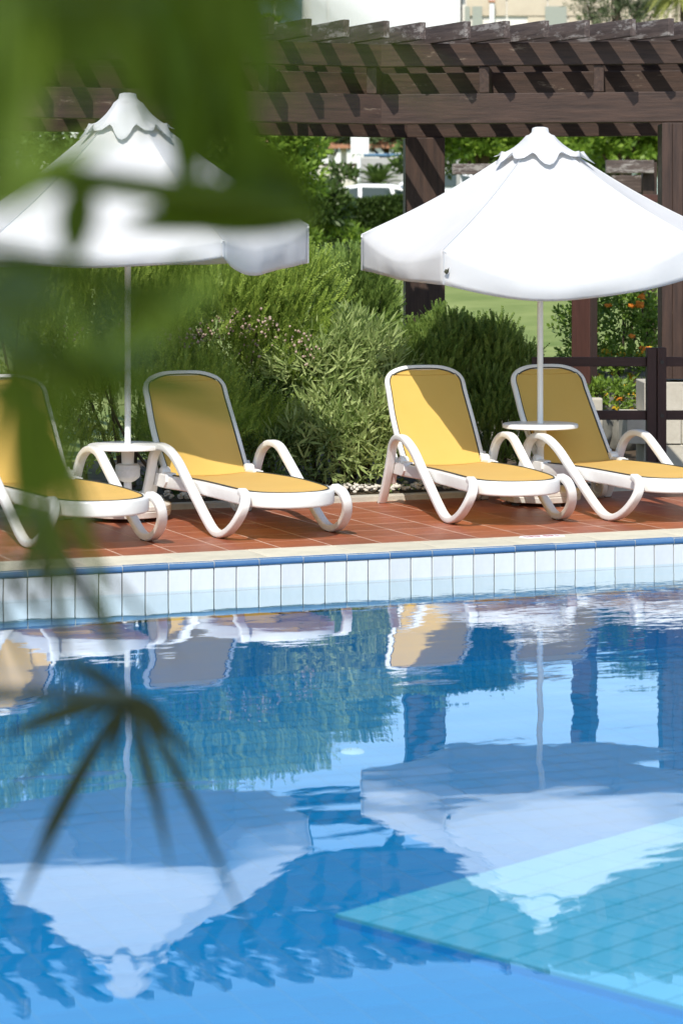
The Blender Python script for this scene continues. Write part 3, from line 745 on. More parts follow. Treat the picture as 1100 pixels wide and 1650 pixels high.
# rock retaining wall and grey slab between fence and lantana
def rock_mesh(seed, d):
    bm = bmesh.new(); bmesh.ops.create_cube(bm, size=1); bmesh.ops.subdivide_edges(bm, edges=bm.edges[:], cuts=5, use_grid_fill=True)
    for v in bm.verts:
        c = v.co.copy(); r_ = c.length; c = c.lerp(c.normalized() * .62, .45)
        c += Vector([mnoise.noise(c * 3 + Vector((seed, k * 9, 0))) * .12 for k in range(3)]); v.co = Vector((c.x * d[0], c.y * d[1], c.z * d[2]))
    me = bpy.data.meshes.new('stone'); bm.to_mesh(me); bm.free(); me.materials.append(M['rock']); return me
rw = empty('rock_wall', (2.0, 19.6, 0)); tag(rw, 'low grey rock retaining wall under the flowering shrub', 'wall')
rs_ = random.Random(4)
for k in range(16):
    row = k // 8; j = k % 8
    o = link('stone', rock_mesh(k * 3.1, (.42, .4, .34)), None, rw, True); o.location = (-1.0 + j * .33 + row * .12, .03 * j * 0 + rs_.gauss(0, .02), .14 + row * .26 + (.05 * j * .3)); o.rotation_euler = (rs_.random(), rs_.random() * .3, rs_.random() * 3)
mb = MB(); mb.box((0, 0, 0), (.42, .3, .05)); o = mb.build('cap_stone', M['kerb'], rw, bevel=.01); o.location = (.35, -.05, .60)
mb = MB(); q = at(952, 735, 18.4); mb.box((q.x, 18.4, .25), (.16, .12, .53)); o = mb.build('kerb_block', M['kerb'], None, bevel=.012); tag(o, 'upright grey kerb block behind the right lounger backrest', 'kerb block')

# second pergola beyond
P2 = empty('pergola', (2.5, 27, 0)); tag(P2, 'distant weathered timber pergola seen past the right parasol peak', 'pergola')
bpy.context.view_layer.update()
for (x0, x1, y0, y1, Y) in ((975, 1052, 258, 279, 27), (985, 1036, 283, 313, 27.4), (728, 850, 264, 281, 28)):
    a = at((x0), (y0 + y1) / 2, Y); b = at((x1), (y0 + y1) / 2, Y); woodpiece('beam', a, b, .1, abs(at(x0, y0, Y).z - at(x0, y1, Y).z), M['woodtop'], par=P2)
for x in (1045,):
    q = at(x, 270, 27.2); o = woodpiece('post', (q.x, 27.2, terrain_z(q.x, 27) - .1), (q.x, 27.2, at(x, 262, 27.2).z), .16, .16, M['wood'], par=P2)
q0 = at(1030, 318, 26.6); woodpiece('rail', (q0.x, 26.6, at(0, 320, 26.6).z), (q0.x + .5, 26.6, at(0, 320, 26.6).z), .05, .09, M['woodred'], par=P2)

# ------------------------------------------------------------------ foliage
def quads(name, B, D, S, Lw, Ww, m, parent, mode='diamond'):
    """one mesh of leaf blades: base B, direction D, side S, length, width"""
    n = len(B); L3 = Lw[:, None]; W3 = Ww[:, None] * .5
    v0 = B; v1 = B + D * L3 * .45 + S * W3; v2 = B + D * L3; v3 = B + D * L3 * .45 - S * W3
    V = np.stack([v0, v1, v2, v3], 1).reshape(-1, 3).astype(np.float32)
    me = bpy.data.meshes.new(name); me.vertices.add(4 * n); me.vertices.foreach_set('co', V.ravel())
    me.loops.add(4 * n); me.loops.foreach_set('vertex_index', np.arange(4 * n, dtype=np.int32))
    me.polygons.add(n); me.polygons.foreach_set('loop_start', np.arange(0, 4 * n, 4, dtype=np.int32))
    try: me.polygons.foreach_set('loop_total', np.full(n, 4, dtype=np.int32))
    except Exception: pass
    me.update(calc_edges=True); me.validate(); me.materials.append(m)
    o = bpy.data.objects.new(name, me); COL.objects.link(o); o.parent = parent; return o
def unit(v): return v / np.maximum(np.linalg.norm(v, axis=-1, keepdims=True), 1e-9)
def lobes_points(lobes, n):
    """points and outward normals on/inside a set of ellipsoid lobes (x,y,z,rx,ry,rz)"""
    lb = np.array(lobes); a = (lb[:, 3] * lb[:, 5]); k = rng.choice(len(lb), n, p=a / a.sum()); c = lb[k]
    u = unit(rng.normal(size=(n, 3))); u[:, 2] = np.where(u[:, 2] < -.35, -u[:, 2], u[:, 2])
    f = 1 - np.abs(rng.normal(0, .13, n)); f = np.clip(f, .45, 1.05)
    p = c[:, :3] + u * c[:, 3:6] * f[:, None]; nr = unit(u / c[:, 3:6]); return p, nr
def cypress(name, lobes, n, m, parent, slen=(.12, .24), up=1.1, lw=.010, seg=11, ll=.034):
    p, nr = lobes_points(lobes, n)
    d = unit(nr * .65 + np.array([0, 0, up]) + rng.normal(0, .42, (n, 3))); sd = unit(np.cross(d, rng.normal(size=(n, 3))))
    ln = rng.uniform(*slen, n); B = []; D = []; S = []; Ls = []; Ws = []
    for i in range(seg):
        t = (i + .3) / seg; b = p + d * (ln * t)[:, None]
        for sg in (-1, 1):
            dd = unit(d + sd * sg * (.75 - .3 * t) + rng.normal(0, .12, (n, 3))); B.append(b); D.append(dd); S.append(unit(np.cross(dd, np.cross(d, sd)))); k = ll * (1.25 - t * .75) * rng.uniform(.8, 1.2, n); Ls.append(k * (ln / slen[1]) ** .3); Ws.append(np.full(n, lw) * rng.uniform(.8, 1.3, n))
    return quads(name, np.concatenate(B), np.concatenate(D), np.concatenate(S), np.concatenate(Ls), np.concatenate(Ws), m, parent)
def leafy(name, lobes, n, m, parent, ll=(.06, .11), lw=.018, per=7, up=.4, spread=1.1, stem=.10):
    """whorls of leaves on short shoots"""
    p, nr = lobes_points(lobes, n); ax = unit(nr * .8 + np.array([0, 0, up]) + rng.normal(0, .35, (n, 3)))
    e1 = unit(np.cross(ax, rng.normal(size=(n, 3)))); e2 = np.cross(ax, e1); B = []; D = []; S = []; Ls = []; Ws = []
    for i in range(per):
        a = i * 2.4 + rng.uniform(-.3, .3, n); rad = e1 * np.cos(a)[:, None] + e2 * np.sin(a)[:, None]; t = i / per
        dd = unit(ax * (.35 + .9 * t) + rad * spread * (1 - .5 * t) + rng.normal(0, .12, (n, 3))); B.append(p + ax * stem * t); D.append(dd)
        S.append(unit(np.cross(dd, ax + rng.normal(0, .35, (n, 3))))); Ls.append(rng.uniform(ll[0], ll[1], n)); Ws.append(lw * rng.uniform(.75, 1.25, n))
    return quads(name, np.concatenate(B), np.concatenate(D), np.concatenate(S), np.concatenate(Ls), np.concatenate(Ws), m, parent)
def stems(parent, lobes, k, m=M['bark'], r=.016, z0=0):
    """woody stems rising from the foot into the lobes"""
    cx = sum(l[0] for l in lobes) / len(lobes); cy = sum(l[1] for l in lobes) / len(lobes); mb = MB()
    for i in range(k):
        l = lobes[i % len(lobes)]; a = Vector((l[0] * .6 + cx * .4 + random.gauss(0, .08), l[1] * .6 + cy * .4, z0)); b = Vector((l[0] + random.gauss(0, .3) * l[3], l[1] + random.gauss(0, .3) * l[4], l[2] + l[5] * .7))
        md = a.lerp(b, .5) + Vector((random.gauss(0, .06), random.gauss(0, .06), 0)); mb.tube(crom([a, md, b], 5), r, 6, scale=[1 - .07 * q for q in range(11)])
    return mb.build('stems', m, parent, smooth=True)

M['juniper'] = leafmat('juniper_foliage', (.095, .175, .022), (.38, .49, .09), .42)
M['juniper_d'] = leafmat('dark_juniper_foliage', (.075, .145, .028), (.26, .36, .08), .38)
M['oleander'] = leafmat('lance_leaf', (.14, .23, .05), (.50, .58, .24), .38, .38)
M['lantana'] = leafmat('lantana_leaf', (.06, .12, .015), (.22, .34, .045), .35)
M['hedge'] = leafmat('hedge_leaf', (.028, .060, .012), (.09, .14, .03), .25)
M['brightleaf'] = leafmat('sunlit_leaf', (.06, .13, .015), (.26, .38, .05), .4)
M['midleaf'] = leafmat('tree_leaf', (.035, .07, .015), (.13, .20, .045), .3)
M['greyleaf'] = leafmat('pine_needle', (.05, .075, .03), (.15, .19, .085), .2)
M['petal'] = mat('orange_petal', (.80, .28, .02), .6, trans=.3)
M['petaly'] = mat('yellow_petal', (.80, .55, .03), .6, trans=.3)
M['cone'] = mat('dry_seed_cone', (.26, .17, .13), .8, (.42, .33, .27), 30)

def shrub(kind, label, cat, loc, lobes, mats, n, style='cypress', group=None, nst=8, **kw):
    r = empty(kind, loc); tag(r, label, cat, group)
    lb = [(x - loc[0], y - loc[1], z - loc[2], a, b, c) for x, y, z, a, b, c in lobes]
    (cypress if style == 'cypress' else leafy)('foliage', lb, n, mats, r, **kw)
    if nst: stems(r, lb, nst)
    return r
def lobe(px, py, Y, rx, ry, rz):
    q = at(px, py, Y); return (q.x, q.y, q.z, rx, ry, rz)
# left mass: several junipers side by side
g1 = 'juniper shrubs behind the terrace'
j1 = shrub('juniper_shrub', 'light green juniper shrub behind the leftmost lounger, far left of the planting', 'shrub', (-2.3, 16.2, 0),
      [lobe(-20, 600, 16.2, .75, .5, .75), lobe(60, 520, 16.4, .55, .5, .62), lobe(20, 740, 15.75, .6, .35, .40), lobe(-90, 520, 16.6, .6, .5, .8)], M['juniper'], 2200, group=g1)
j2 = shrub('juniper_shrub', 'tall light green juniper shrub behind the left parasol pole, speckled with seed cones', 'shrub', (-1.2, 16.5, 0),
      [lobe(180, 560, 16.4, .6, .5, .70), lobe(290, 520, 16.6, .55, .45, .55), lobe(250, 680, 15.9, .62, .35, .48), lobe(140, 480, 16.9, .6, .4, .5)], M['juniper'], 3600, group=g1)
j3 = shrub('juniper_shrub', 'light green juniper shrub with clusters of brown cones, right of the left parasol', 'shrub', (-.45, 16.8, 0),
      [lobe(390, 560, 16.7, .55, .45, .58), lobe(430, 490, 17.0, .50, .4, .36), lobe(470, 600, 16.8, .4, .4, .45), lobe(350, 720, 16.3, .55, .35, .35), lobe(360, 470, 17.2, .5, .4, .35)], M['juniper'], 4200, group=g1)
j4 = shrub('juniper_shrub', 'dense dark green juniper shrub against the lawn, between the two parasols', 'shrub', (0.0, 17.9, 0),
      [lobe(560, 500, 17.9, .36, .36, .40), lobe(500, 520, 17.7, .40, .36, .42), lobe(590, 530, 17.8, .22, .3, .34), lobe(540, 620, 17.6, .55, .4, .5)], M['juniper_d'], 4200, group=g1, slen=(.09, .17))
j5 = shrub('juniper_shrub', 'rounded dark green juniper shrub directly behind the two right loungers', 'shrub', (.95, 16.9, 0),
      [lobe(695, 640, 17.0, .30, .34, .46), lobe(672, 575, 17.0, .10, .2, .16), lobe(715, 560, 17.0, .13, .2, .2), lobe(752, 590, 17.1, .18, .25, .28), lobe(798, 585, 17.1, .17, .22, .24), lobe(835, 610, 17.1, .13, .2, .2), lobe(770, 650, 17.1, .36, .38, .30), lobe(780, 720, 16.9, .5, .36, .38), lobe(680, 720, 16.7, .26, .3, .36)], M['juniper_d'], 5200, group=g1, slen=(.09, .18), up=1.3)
# seed cones in clusters
def cones(parent, spots, n, Y):
    loc = parent.location; B = []; mb = MB()
    for px, py in spots:
        for k in range(n):
            q = at(px + random.gauss(0, 15), py + random.gauss(0, 11), Y + random.gauss(0, .04)) - loc; r_ = random.uniform(.007, .013)
            mb.add([v * r_ + q for v in iv], jf)
    o = mb.build('seed_cones', M['cone'], parent, smooth=True, auto=60)
    o['kind'] = 'stuff'
cones(j3, [(325, 533), (345, 536), (382, 515), (395, 540), (405, 555), (380, 528), (440, 535), (480, 545), (485, 565), (415, 520)], 16, 16.28)
cones(j2, [(228, 510), (215, 540), (290, 550), (310, 545), (120, 540), (255, 545)], 16, 15.93)
# lance-leaved shrub in front
ol = shrub('oleander_shrub', 'pale green lance-leaved shrub between the two pairs of loungers', 'shrub', (.1, 16.35, 0),
      [lobe(560, 590, 16.75, .30, .25, .26), lobe(510, 640, 16.6, .36, .28, .34), lobe(600, 650, 16.7, .22, .25, .36), lobe(560, 720, 16.4, .42, .25, .34), lobe(480, 740, 16.25, .34, .22, .22), lobe(600, 760, 16.35, .20, .2, .22), lobe(535, 600, 16.9, .26, .2, .26)],
      M['oleander'], 1050, style='leafy', nst=18, ll=(.08, .15), lw=.019, per=10, stem=.16, spread=1.0)
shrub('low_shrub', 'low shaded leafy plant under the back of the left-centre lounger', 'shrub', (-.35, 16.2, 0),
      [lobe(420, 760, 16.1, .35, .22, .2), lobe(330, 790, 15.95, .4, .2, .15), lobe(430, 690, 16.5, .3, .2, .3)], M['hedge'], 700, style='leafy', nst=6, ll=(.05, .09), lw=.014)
# lantana
la = shrub('lantana_shrub', 'airy flowering shrub with orange and yellow blossoms behind the fence', 'shrub', (2.0, 19.4, 0),
      [lobe(990, 560, 19.8, .42, .35, .42), lobe(1040, 500, 20.0, .36, .3, .40), lobe(975, 620, 19.5, .40, .3, .30), lobe(930, 530, 20.1, .16, .2, .20), lobe(1030, 600, 19.8, .3, .3, .4), lobe(1000, 480, 20.4, .30, .3, .3)], M['lantana'], 1300, style='leafy', nst=12, ll=(.03, .06), lw=.026, per=6)
loc = la.location
for mt, n_, nm in ((M['petal'], 46, 'orange_flowers'), (M['petaly'], 40, 'yellow_flowers')):
    mb = MB()
    for k in range(n_):
        px = random.uniform(925, 1052); py = random.uniform(465, 660) if nm[0] == 'o' else random.uniform(560, 670); q = at(px, py, 19.45 - random.random() * .1) - loc; r_ = random.uniform(.012, .030)
        for w in range(5): mb.add([v * r_ * .5 + q + Vector((random.gauss(0, r_ * .6), -.01, random.gauss(0, r_ * .4))) for v in iv], jf)
    o = mb.build(nm, mt, la); o['kind'] = 'stuff'
shrub('flowering_plant', 'small yellow flowered plant low behind the shaded right backrest', 'shrub', (1.95, 17.9, 0), [lobe(975, 650, 18.6, .2, .15, .12), lobe(800, 660, 17.2, .05, .05, .2)], M['lantana'], 160, style='leafy', nst=4, ll=(.03, .06), lw=.02)

# hedge, lawn border plants, far trees
def boxlobes(x0, x1, y0, y1, Y, k, r):
    return [lobe(x0 + (x1 - x0) * (i + .5) / k, (y0 + y1) / 2, Y, r, r * .6, abs(at(0, y0, Y).z - at(0, y1, Y).z) / 2) for i in range(k)]
def hedge(label, x0, x1, y0, y1, Y, n, m=M['hedge'], depth=1.2, cat='hedge'):
    A = at(x0, y1, Y); B = at(x1, y0, Y); r = empty('hedge', ((A.x + B.x) / 2, Y, A.z)); tag(r, label, cat)
    W_, H_ = abs(B.x - A.x), abs(B.z - A.z)
    # clipped box: points on the front, top, ends
    f = rng.random((n, 3)); side = rng.choice(3, n, p=[.6, .25, .15])
    P = np.stack([(f[:, 0] - .5) * W_, (f[:, 1] - .5) * depth, f[:, 2] * H_], 1); jit = np.abs(rng.normal(0, .06, n))
    P[side == 0, 1] = -depth / 2 + jit[side == 0]; P[side == 1, 2] = H_ - jit[side == 1]; P[side == 2, 0] = np.sign(f[side == 2, 0] - .5) * (W_ / 2)
    P[:, 1] += .08 * np.sin(P[:, 0] * 2.1) + .06 * np.sin(P[:, 2] * 5 + P[:, 0]); P[:, 2] += .04 * np.sin(P[:, 0] * 3.3) * (P[:, 2] / H_)
    D = unit(rng.normal(0, .7, (n, 3)) + np.array([0, -.5, .5])); S = unit(np.cross(D, rng.normal(size=(n, 3))))
    quads('foliage', P, D, S, rng.uniform(.07, .14, n), rng.uniform(.04, .07, n), m, r)
    mb = MB(); mb.box((0, .05, H_ / 2 - .05), (W_ - .2, depth - .25, H_ - .14)); mb.build('branches', M['hedge'], r)
    return r
hedge('clipped dark green hedge in front of the white car', 520, 690, 321, 396, 60, 17000)
hedge('clipped low hedge running left of the white car', 330, 516, 330, 400, 58, 14000, M['midleaf'])
def tree(kind, label, loc, lobes, m, n, ll, lw, style='leafy', per=7, trunk=None, cat='tree', group=None, stem=.25):
    r = empty(kind, loc); tag(r, label, cat, group); lb = [(x - loc[0], y - loc[1], z - loc[2], a, b, c) for x, y, z, a, b, c in lobes]
    leafy('crown', lb, n, m, r, ll=ll, lw=lw, per=per, stem=stem)
    mb = MB(); top = max(lb, key=lambda q: q[2]); cx = sum(q[0] for q in lb) / len(lb); hh = sum(q[2] for q in lb) / len(lb)
    rt = trunk or .14; mb.tube(crom([(0, 0, -.3), (cx * .4, 0, hh * .5), (cx, 0, hh), (top[0], top[1], top[2])], 5), rt, 9, scale=[1 - .045 * q for q in range(16)])
    mb.build('trunk', M['bark'], r, smooth=True)
    mb = MB()
    for q in lb:
        mb.tube([Vector((cx * .6, 0, hh * .6)), Vector((q[0] * .6 + cx * .3, q[1] * .5, (hh * .7 + q[2]) / 2)), Vector((q[0], q[1], q[2] + q[5] * .4))], rt * .4, 6, scale=[1, .7, .3])
    mb.build('limbs', M['bark'], r, smooth=True)
    return r
def gz(px, Y): q = at(px, 400, Y); return (q.x, Y, terrain_z(q.x, Y))
tree('broadleaf_tree', 'bright yellow-green tree left of the white sign, seen under the pergola', gz(500, 44), [lobe(450, 300, 44, .7, .8, .5), lobe(480, 252, 45, .38, .6, .35), lobe(420, 250, 44, .8, .8, .7), lobe(490, 235, 44, .3, .5, .2), lobe(380, 320, 44, 1.0, .8, .7)], M['brightleaf'], 1500, (.10, .2), .07)
tree('broadleaf_tree', 'green tree behind the left parasol, mostly hidden by blurred leaves', gz(80, 48), [lobe(20, 240, 48, 1.0, .8, .8), lobe(110, 235, 48, .9, .8, .7), lobe(200, 250, 48, .9, .8, .7), lobe(300, 250, 48, .9, .8, .7), lobe(60, 300, 48, 1.6, .8, .9), lobe(250, 310, 48, 1.6, .8, .9), lobe(-50, 240, 48, .9, .8, .8)], M['midleaf'], 1700, (.12, .24), .08)
tree('broadleaf_tree', 'dark leafy tree below the bright one, left of the clipped hedge', gz(470, 50), [lobe(480, 350, 50, .9, .8, .5), lobe(520, 340, 50, .45, .6, .4), lobe(548, 292, 52, .22, .3, .16), lobe(420, 370, 50, 1.2, .8, .6)], M['hedge'], 1700, (.10, .2), .07)
tree('broadleaf_tree', 'sunlit green trees in the gap just left of the right parasol peak', gz(760, 52), [lobe(740, 235, 52, .55, .6, .5), lobe(790, 240, 52, .7, .6, .5), lobe(760, 200, 52, .9, .8, .5), lobe(830, 215, 53, .9, .8, .5)], M['brightleaf'], 1100, (.14, .26), .10)
tree('broadleaf_tree', 'sunlit green tree right of the right parasol peak, over the distant pergola', gz(980, 50), [lobe(960, 240, 50, .8, .6, .5), lobe(1030, 235, 50, .8, .6, .5), lobe(990, 200, 50, 1.0, .8, .5), lobe(1080, 240, 51, .7, .6, .6)], M['brightleaf'], 1300, (.12, .22), .09)
tree('broadleaf_tree', 'dark green tree mass behind the sunlit trees at right', gz(900, 62), [lobe(850, 255, 62, 2.2, 1, 1.1), lobe(960, 255, 62, 1.8, 1, 1.1), lobe(1060, 260, 62, 1.8, 1, 1.1), lobe(1140, 250, 62, 1.8, 1, 1.3), lobe(740, 255, 64, 1.6, 1, 1.1)], M['midleaf'], 1800, (.16, .3), .12)
tree('broadleaf_tree', 'grey green tree behind the wall, top of the gap by the left pergola post', gz(620, 84), [lobe(620, 225, 84, 2.2, 1.5, .9), lobe(560, 200, 84, 1.8, 1.5, .9), lobe(680, 200, 84, 2.0, 1.5, .9)], M['greyleaf'], 1200, (.2, .4), .12)
tree('pine_tree', 'grey green pine crown rising above the pergola slats at upper right', gz(985, 70), [lobe(945, 12, 70, .45, .5, .25), lobe(985, 8, 70, .6, .6, .45), lobe(1030, 5, 70, .5, .6, .5), lobe(1000, 35, 70, .7, .6, .3), lobe(960, 38, 70, .4, .5, .25), lobe(990, -25, 70, .8, .6, .35), lobe(1050, 30, 70, .4, .5, .4)], M['greyleaf'], 520, (.12, .28), .03, per=11, trunk=.16)
# low border plants at the hedge foot
shrub('border_plant', 'yellow-green leafy plant on the lawn in front of the clipped hedge', 'plant', gz(560, 40)[:2] + (terrain_z(0, 40),), [lobe(545, 380, 50, .45, .3, .22), lobe(515, 372, 50, .3, .3, .3), lobe(580, 384, 51, .25, .2, .14), lobe(480, 390, 49, .5, .3, .3)], M['brightleaf'], 150, style='leafy', nst=8, ll=(.10, .2), lw=.05)
q = at(605, 392, 52); o = link('garden_stone', rock_mesh(91, (.5, .3, .18)), None, None, True); o.data.materials.clear(); o.data.materials.append(M['pebble']); o.location = (at(568, 388, 42).x, 42, terrain_z(0, 42) + .12); tag(o, 'small pale stone at the foot of the hedge', 'stone')

# sago palm in front of the grey wall
def frond_palm(kind, label, c, r_, n, m, droop=.35, up=.75, z1=0, wid=.5):
    root = empty(kind, c); tag(root, label, 'palm')
    mb = MB(); mb.tube([(0, 0, z1), (0, 0, -1.6)], .16, 9); mb.build('trunk', M['bark'], root, smooth=True)
    for k in range(n):
        a = k * 2.399; e = up - (k / n) * up * 1.1; B = []; D = []; S = []; Ls = []; Ws = []; pts = []
        for i in range(13):
            t = i / 12; hr = r_ * t * math.cos(e * .9); z = r_ * (t * math.sin(e) * 1.1 - droop * t * t); pts.append(Vector((hr * math.cos(a), hr * math.sin(a), z)))
        for i in range(1, 13):
            T_ = (pts[i] - pts[i - 1]).normalized(); sd = T_.cross(Vector((0, 0, 1))).normalized(); f = math.sin(PI * (i / 13) ** .7) * wid * r_ * .5 + .03
            for sg in (-1, 1):
                for u in (0, .5):
                    d = (sd * sg + T_ * .55 + Vector((0, 0, .25))).normalized(); B.append(pts[i - 1].lerp(pts[i], u)); D.append(d); S.append(T_.cross(d).cross(d).normalized()); Ls.append(f); Ws.append(.045 * r_)
        o = quads('frond', np.array([tuple(b) for b in B]), np.array([tuple(b) for b in D]), np.array([tuple(b) for b in S]), np.array(Ls), np.array(Ws), m, root)
    return root
M['palmleaf'] = leafmat('palm_leaf', (.05, .10, .02), (.16, .23, .05), .3)
frond_palm('sago_palm', 'small green sago palm in front of the grey wall beside the car', at(608, 300, 72), .95, 34, M['palmleaf'], up=1.35, droop=.35)
frond_palm('date_palm', 'palm with yellowish drooping fronds at the top right corner', at(1105, -5, 60), 1.25, 24, leafmat('dry_palm_leaf', (.12, .15, .03), (.36, .36, .10), .35), up=.9, droop=.8)

# ------------------------------------------------------------------ car, walls and buildings
def car(c, label):
    root = empty('parked_car', c); tag(root, label, 'car')
    paint = mat('white_car_paint', (.8, .8, .8), .2); glass = mat('car_glass', (.035, .055, .05), .08); blk = M['rubber']
    body = [(-2.0, .30), (-2.02, .62), (-1.86, .78), (-1.05, .90), (-.45, 1.36), (.1, 1.47), (.95, 1.46), (1.5, 1.34), (1.86, .98), (1.98, .80), (1.98, .32), (1.6, .22), (-1.7, .22)]
    n = len(body); mb = MB(); vs = []
    for y, ins in ((-.84, 0), (.84, 0)):
        for x, z in body: vs.append((x, y * (1 if z < .95 else 1 - .20 * (z - .95) / .5), z))
    mb.add(vs, [tuple(range(n))[::-1], tuple(range(n, 2 * n))] + [(i, (i + 1) % n, n + (i + 1) % n, n + i) for i in range(n)])
    mb.build('body', paint, root, bevel=.05)
    for s in (-1, 1):
        for ol in ([(-.82, .96), (-.36, 1.31), (.02, 1.37), (.02, .96)], [(.12, .96), (.12, 1.375), (.86, 1.36), (1.0, .96)], [(1.08, .98), (.98, 1.33), (1.30, 1.26), (1.5, 1.0)]):
            mb = MB(); f = lambda z, e: s * (.84 * (1 - .20 * (z - .95) / .5) + e); m_ = len(ol)
            mb.add([(x, f(z, e), z) for e in (-.02, .008) for x, z in ol], [tuple(range(m_)), tuple(range(m_, 2 * m_))] + [(i, (i + 1) % m_, m_ + (i + 1) % m_, m_ + i) for i in range(m_)])
            mb.build('window', glass, root)
        mb = MB(); mb.box((1.86, s * .74, 1.02), (.16, .18, .36)); mb.build('tail_light', mat('tail_lamp_red', (.55, .02, .02), .25), root, bevel=.02)
        for x in (-1.25, 1.3):
            mb = MB(); mb.lathe([(0, -.1), (.3, -.1), (.32, -.08), (.32, .08), (.3, .1), (0, .1)], seg=24); w = mb.build('wheel', blk, root, smooth=True, auto=40); w.rotation_euler = (PI / 2, 0, 0); w.location = (x, s * .76, .32)
    mb = MB(); mb.add([(1.52, -.6, 1.345), (1.52, .6, 1.345), (1.85, .66, 1.02), (1.85, -.66, 1.02)], [(0, 1, 2, 3)]); mb.build('rear_window', glass, root)
    mb = MB(); mb.add([(-1.02, -.64, .935), (-1.02, .64, .935), (-.48, .56, 1.352), (-.48, -.56, 1.352)], [(0, 1, 2, 3)]); mb.build('windscreen', glass, root)
    return root
cq = at(600, 300, 66); car(Vector((cq.x - .42, 66, at(600, 297, 66).z - 1.47)), 'white hatchback parked behind the clipped hedge')
P3 = at(745, 280, 74); car(Vector((P3.x - 1.1, 74, at(740, 275, 74).z - 1.47)), 'white car glimpsed beside the left pergola post')

# road / upper ground
mb = MB(); mb.add([(-60, 62.5, terrain_z(0, 62.5) + .03), (60, 62.5, terrain_z(0, 62.5) + .03), (60, 71, terrain_z(0, 71) + .03), (-60, 71, terrain_z(0, 71) + .03)], [(0, 1, 2, 3)])
o = mb.build('road', mat('asphalt', (.06, .06, .06), .9, (.045, .045, .045), 30)); tag(o, kind='structure')
def wallbox(name, label, x0, x1, y0, y1, Y, depth, m, down=True, cat='wall'):
    a = at(x0, y1, Y); b = at(x1, y0, Y); zb = terrain_z(a.x, Y) - .3 if down else a.z
    mb = MB(); mb.box(((a.x + b.x) / 2, Y + depth / 2, (zb + b.z) / 2), (b.x - a.x, depth, b.z - zb)); o = mb.build(name, m, None, bevel=.02); tag(o, label, cat); return o
M['greyw'] = mat('grey_render', (.42, .41, .39), .9, (.34, .33, .31), .8)
M['creamr'] = mat('cream_render', (.62, .58, .48), .9, (.56, .52, .43), .6)
wallbox('garden_wall', 'grey rendered wall behind the sago palm', 580, 760, 254, 300, 78, .4, M['greyw'])
wallbox('garden_wall', 'cream stepped wall left of the sago palm', 480, 572, 268, 300, 76, .5, M['creamr'])
# signpost, white board
sg = empty('sign', at(578, 300, 75)); tag(sg, 'white board on a pole above the stepped wall', 'sign')
a = at(565, 248, 75) - sg.location; b = at(594, 218, 75) - sg.location; pl_ = at(578, 300, 75)
mb = MB(); mb.box(((a.x + b.x) / 2, 0, (a.z + b.z) / 2 + .25), (b.x - a.x, .05, b.z - a.z + .5)); mb.build('board', mat('white_board', (.75, .75, .72), .5), sg, bevel=.01)
mb = MB(); mb.tube([(0, .06, -2), (0, .06, b.z)], .06, 10); mb.build('pole', M['pole'], sg, smooth=True)
# terracotta roof with cream columns (a little house) in the gap
M['roof'] = mat('clay_roof', (.42, .20, .11), .85, (.30, .14, .08), 2)
hs = empty('small_house', (at(530, 250, 82).x, 83, terrain_z(0, 83))); tag(hs, 'small brown-roofed house with pale posts beyond the bright tree', 'house')
z0 = hs.location.z; zr = at(0, 232, 82).z - z0
mb = MB(); mb.box((0, 2, zr / 2 - .5), (7, 3, zr - .2)); mb.build('wall', mat('brown_wall', (.16, .09, .06), .9), hs)
mb = MB(); mb.add([(-3.8, -.4, zr), (3.8, -.4, zr), (3.8, 3.8, zr + .9), (-3.8, 3.8, zr + .9), (-3.8, -.4, zr - .12), (3.8, -.4, zr - .12), (3.8, 3.8, zr + .78), (-3.8, 3.8, zr + .78)], [(0, 1, 2, 3), (4, 7, 6, 5), (0, 4, 5, 1), (1, 5, 6, 2), (2, 6, 7, 3), (3, 7, 4, 0)]); mb.build('roof', M['roof'], hs)
for k in range(6):
    mb = MB(); mb.box((-1.6 + k * .42, .1, zr / 2), (.2, .2, zr - .1)); mb.build('column', M['creamr'], hs)
# blue covers on the wall
for k, (px, w) in enumerate(((598, .5), (617, .45), (634, .5))):
    q = at(px, 252, 78.2); mb = MB(); mb.box((q.x, 78.2, q.z + .04), (w, .4, .10)); o = mb.build('folded_cover', mat('blue_cover', (.07, .16, .26), .6), None, bevel=.04)
    tag(o, ('blue bundle on the grey wall nearest the white board', 'middle blue bundle on the grey wall', 'blue bundle on the grey wall nearest the pergola post')[k], 'cover', 'blue bundles on the wall')
# lamp pole beyond
lp = empty('lamp_post', at(738, 290, 60)); tag(lp, 'thin grey pole standing left of the right parasol peak', 'pole')
mb = MB(); mb.tube([(0, 0, -2), (0, 0, at(0, 180, 60).z - lp.location.z)], .05, 8); mb.build('shaft', M['greyw'], lp, smooth=True)

# white building with big panel windows, stone building beside it
def zof(py, Y): return at(0, py, Y).z
def xof(px, Y): return at(px, 20, Y).x
YB = 95; gb = terrain_z(0, YB)
M['whiter'] = mat('white_render', (.72, .72, .70), .8, (.66, .66, .64), .4)
M['bglass'] = mat('building_glass', (.10, .15, .22), .12)
M['shutter'] = mat('white_shutter', (.70, .71, .70), .5)
TOP = 12.9
bA = empty('white_building', (xof(560, YB), YB, gb)); tag(bA, 'white building with tall pale shuttered bays above the pergola', 'building')
X0 = bA.location.x
def bbox(name, px0, px1, za, zb, ya, yb, m, par, bev=0):
    x0, x1 = xof(px0, YB) - X0, xof(px1, YB) - X0; mb = MB(); mb.box(((x0 + x1) / 2, (ya + yb) / 2, (za + zb) / 2 - gb), (x1 - x0, yb - ya, zb - za)); return mb.build(name, m, par, bevel=bev)
bbox('wall', 120, 742, gb - .5, TOP, .3, 8, M['whiter'], bA)
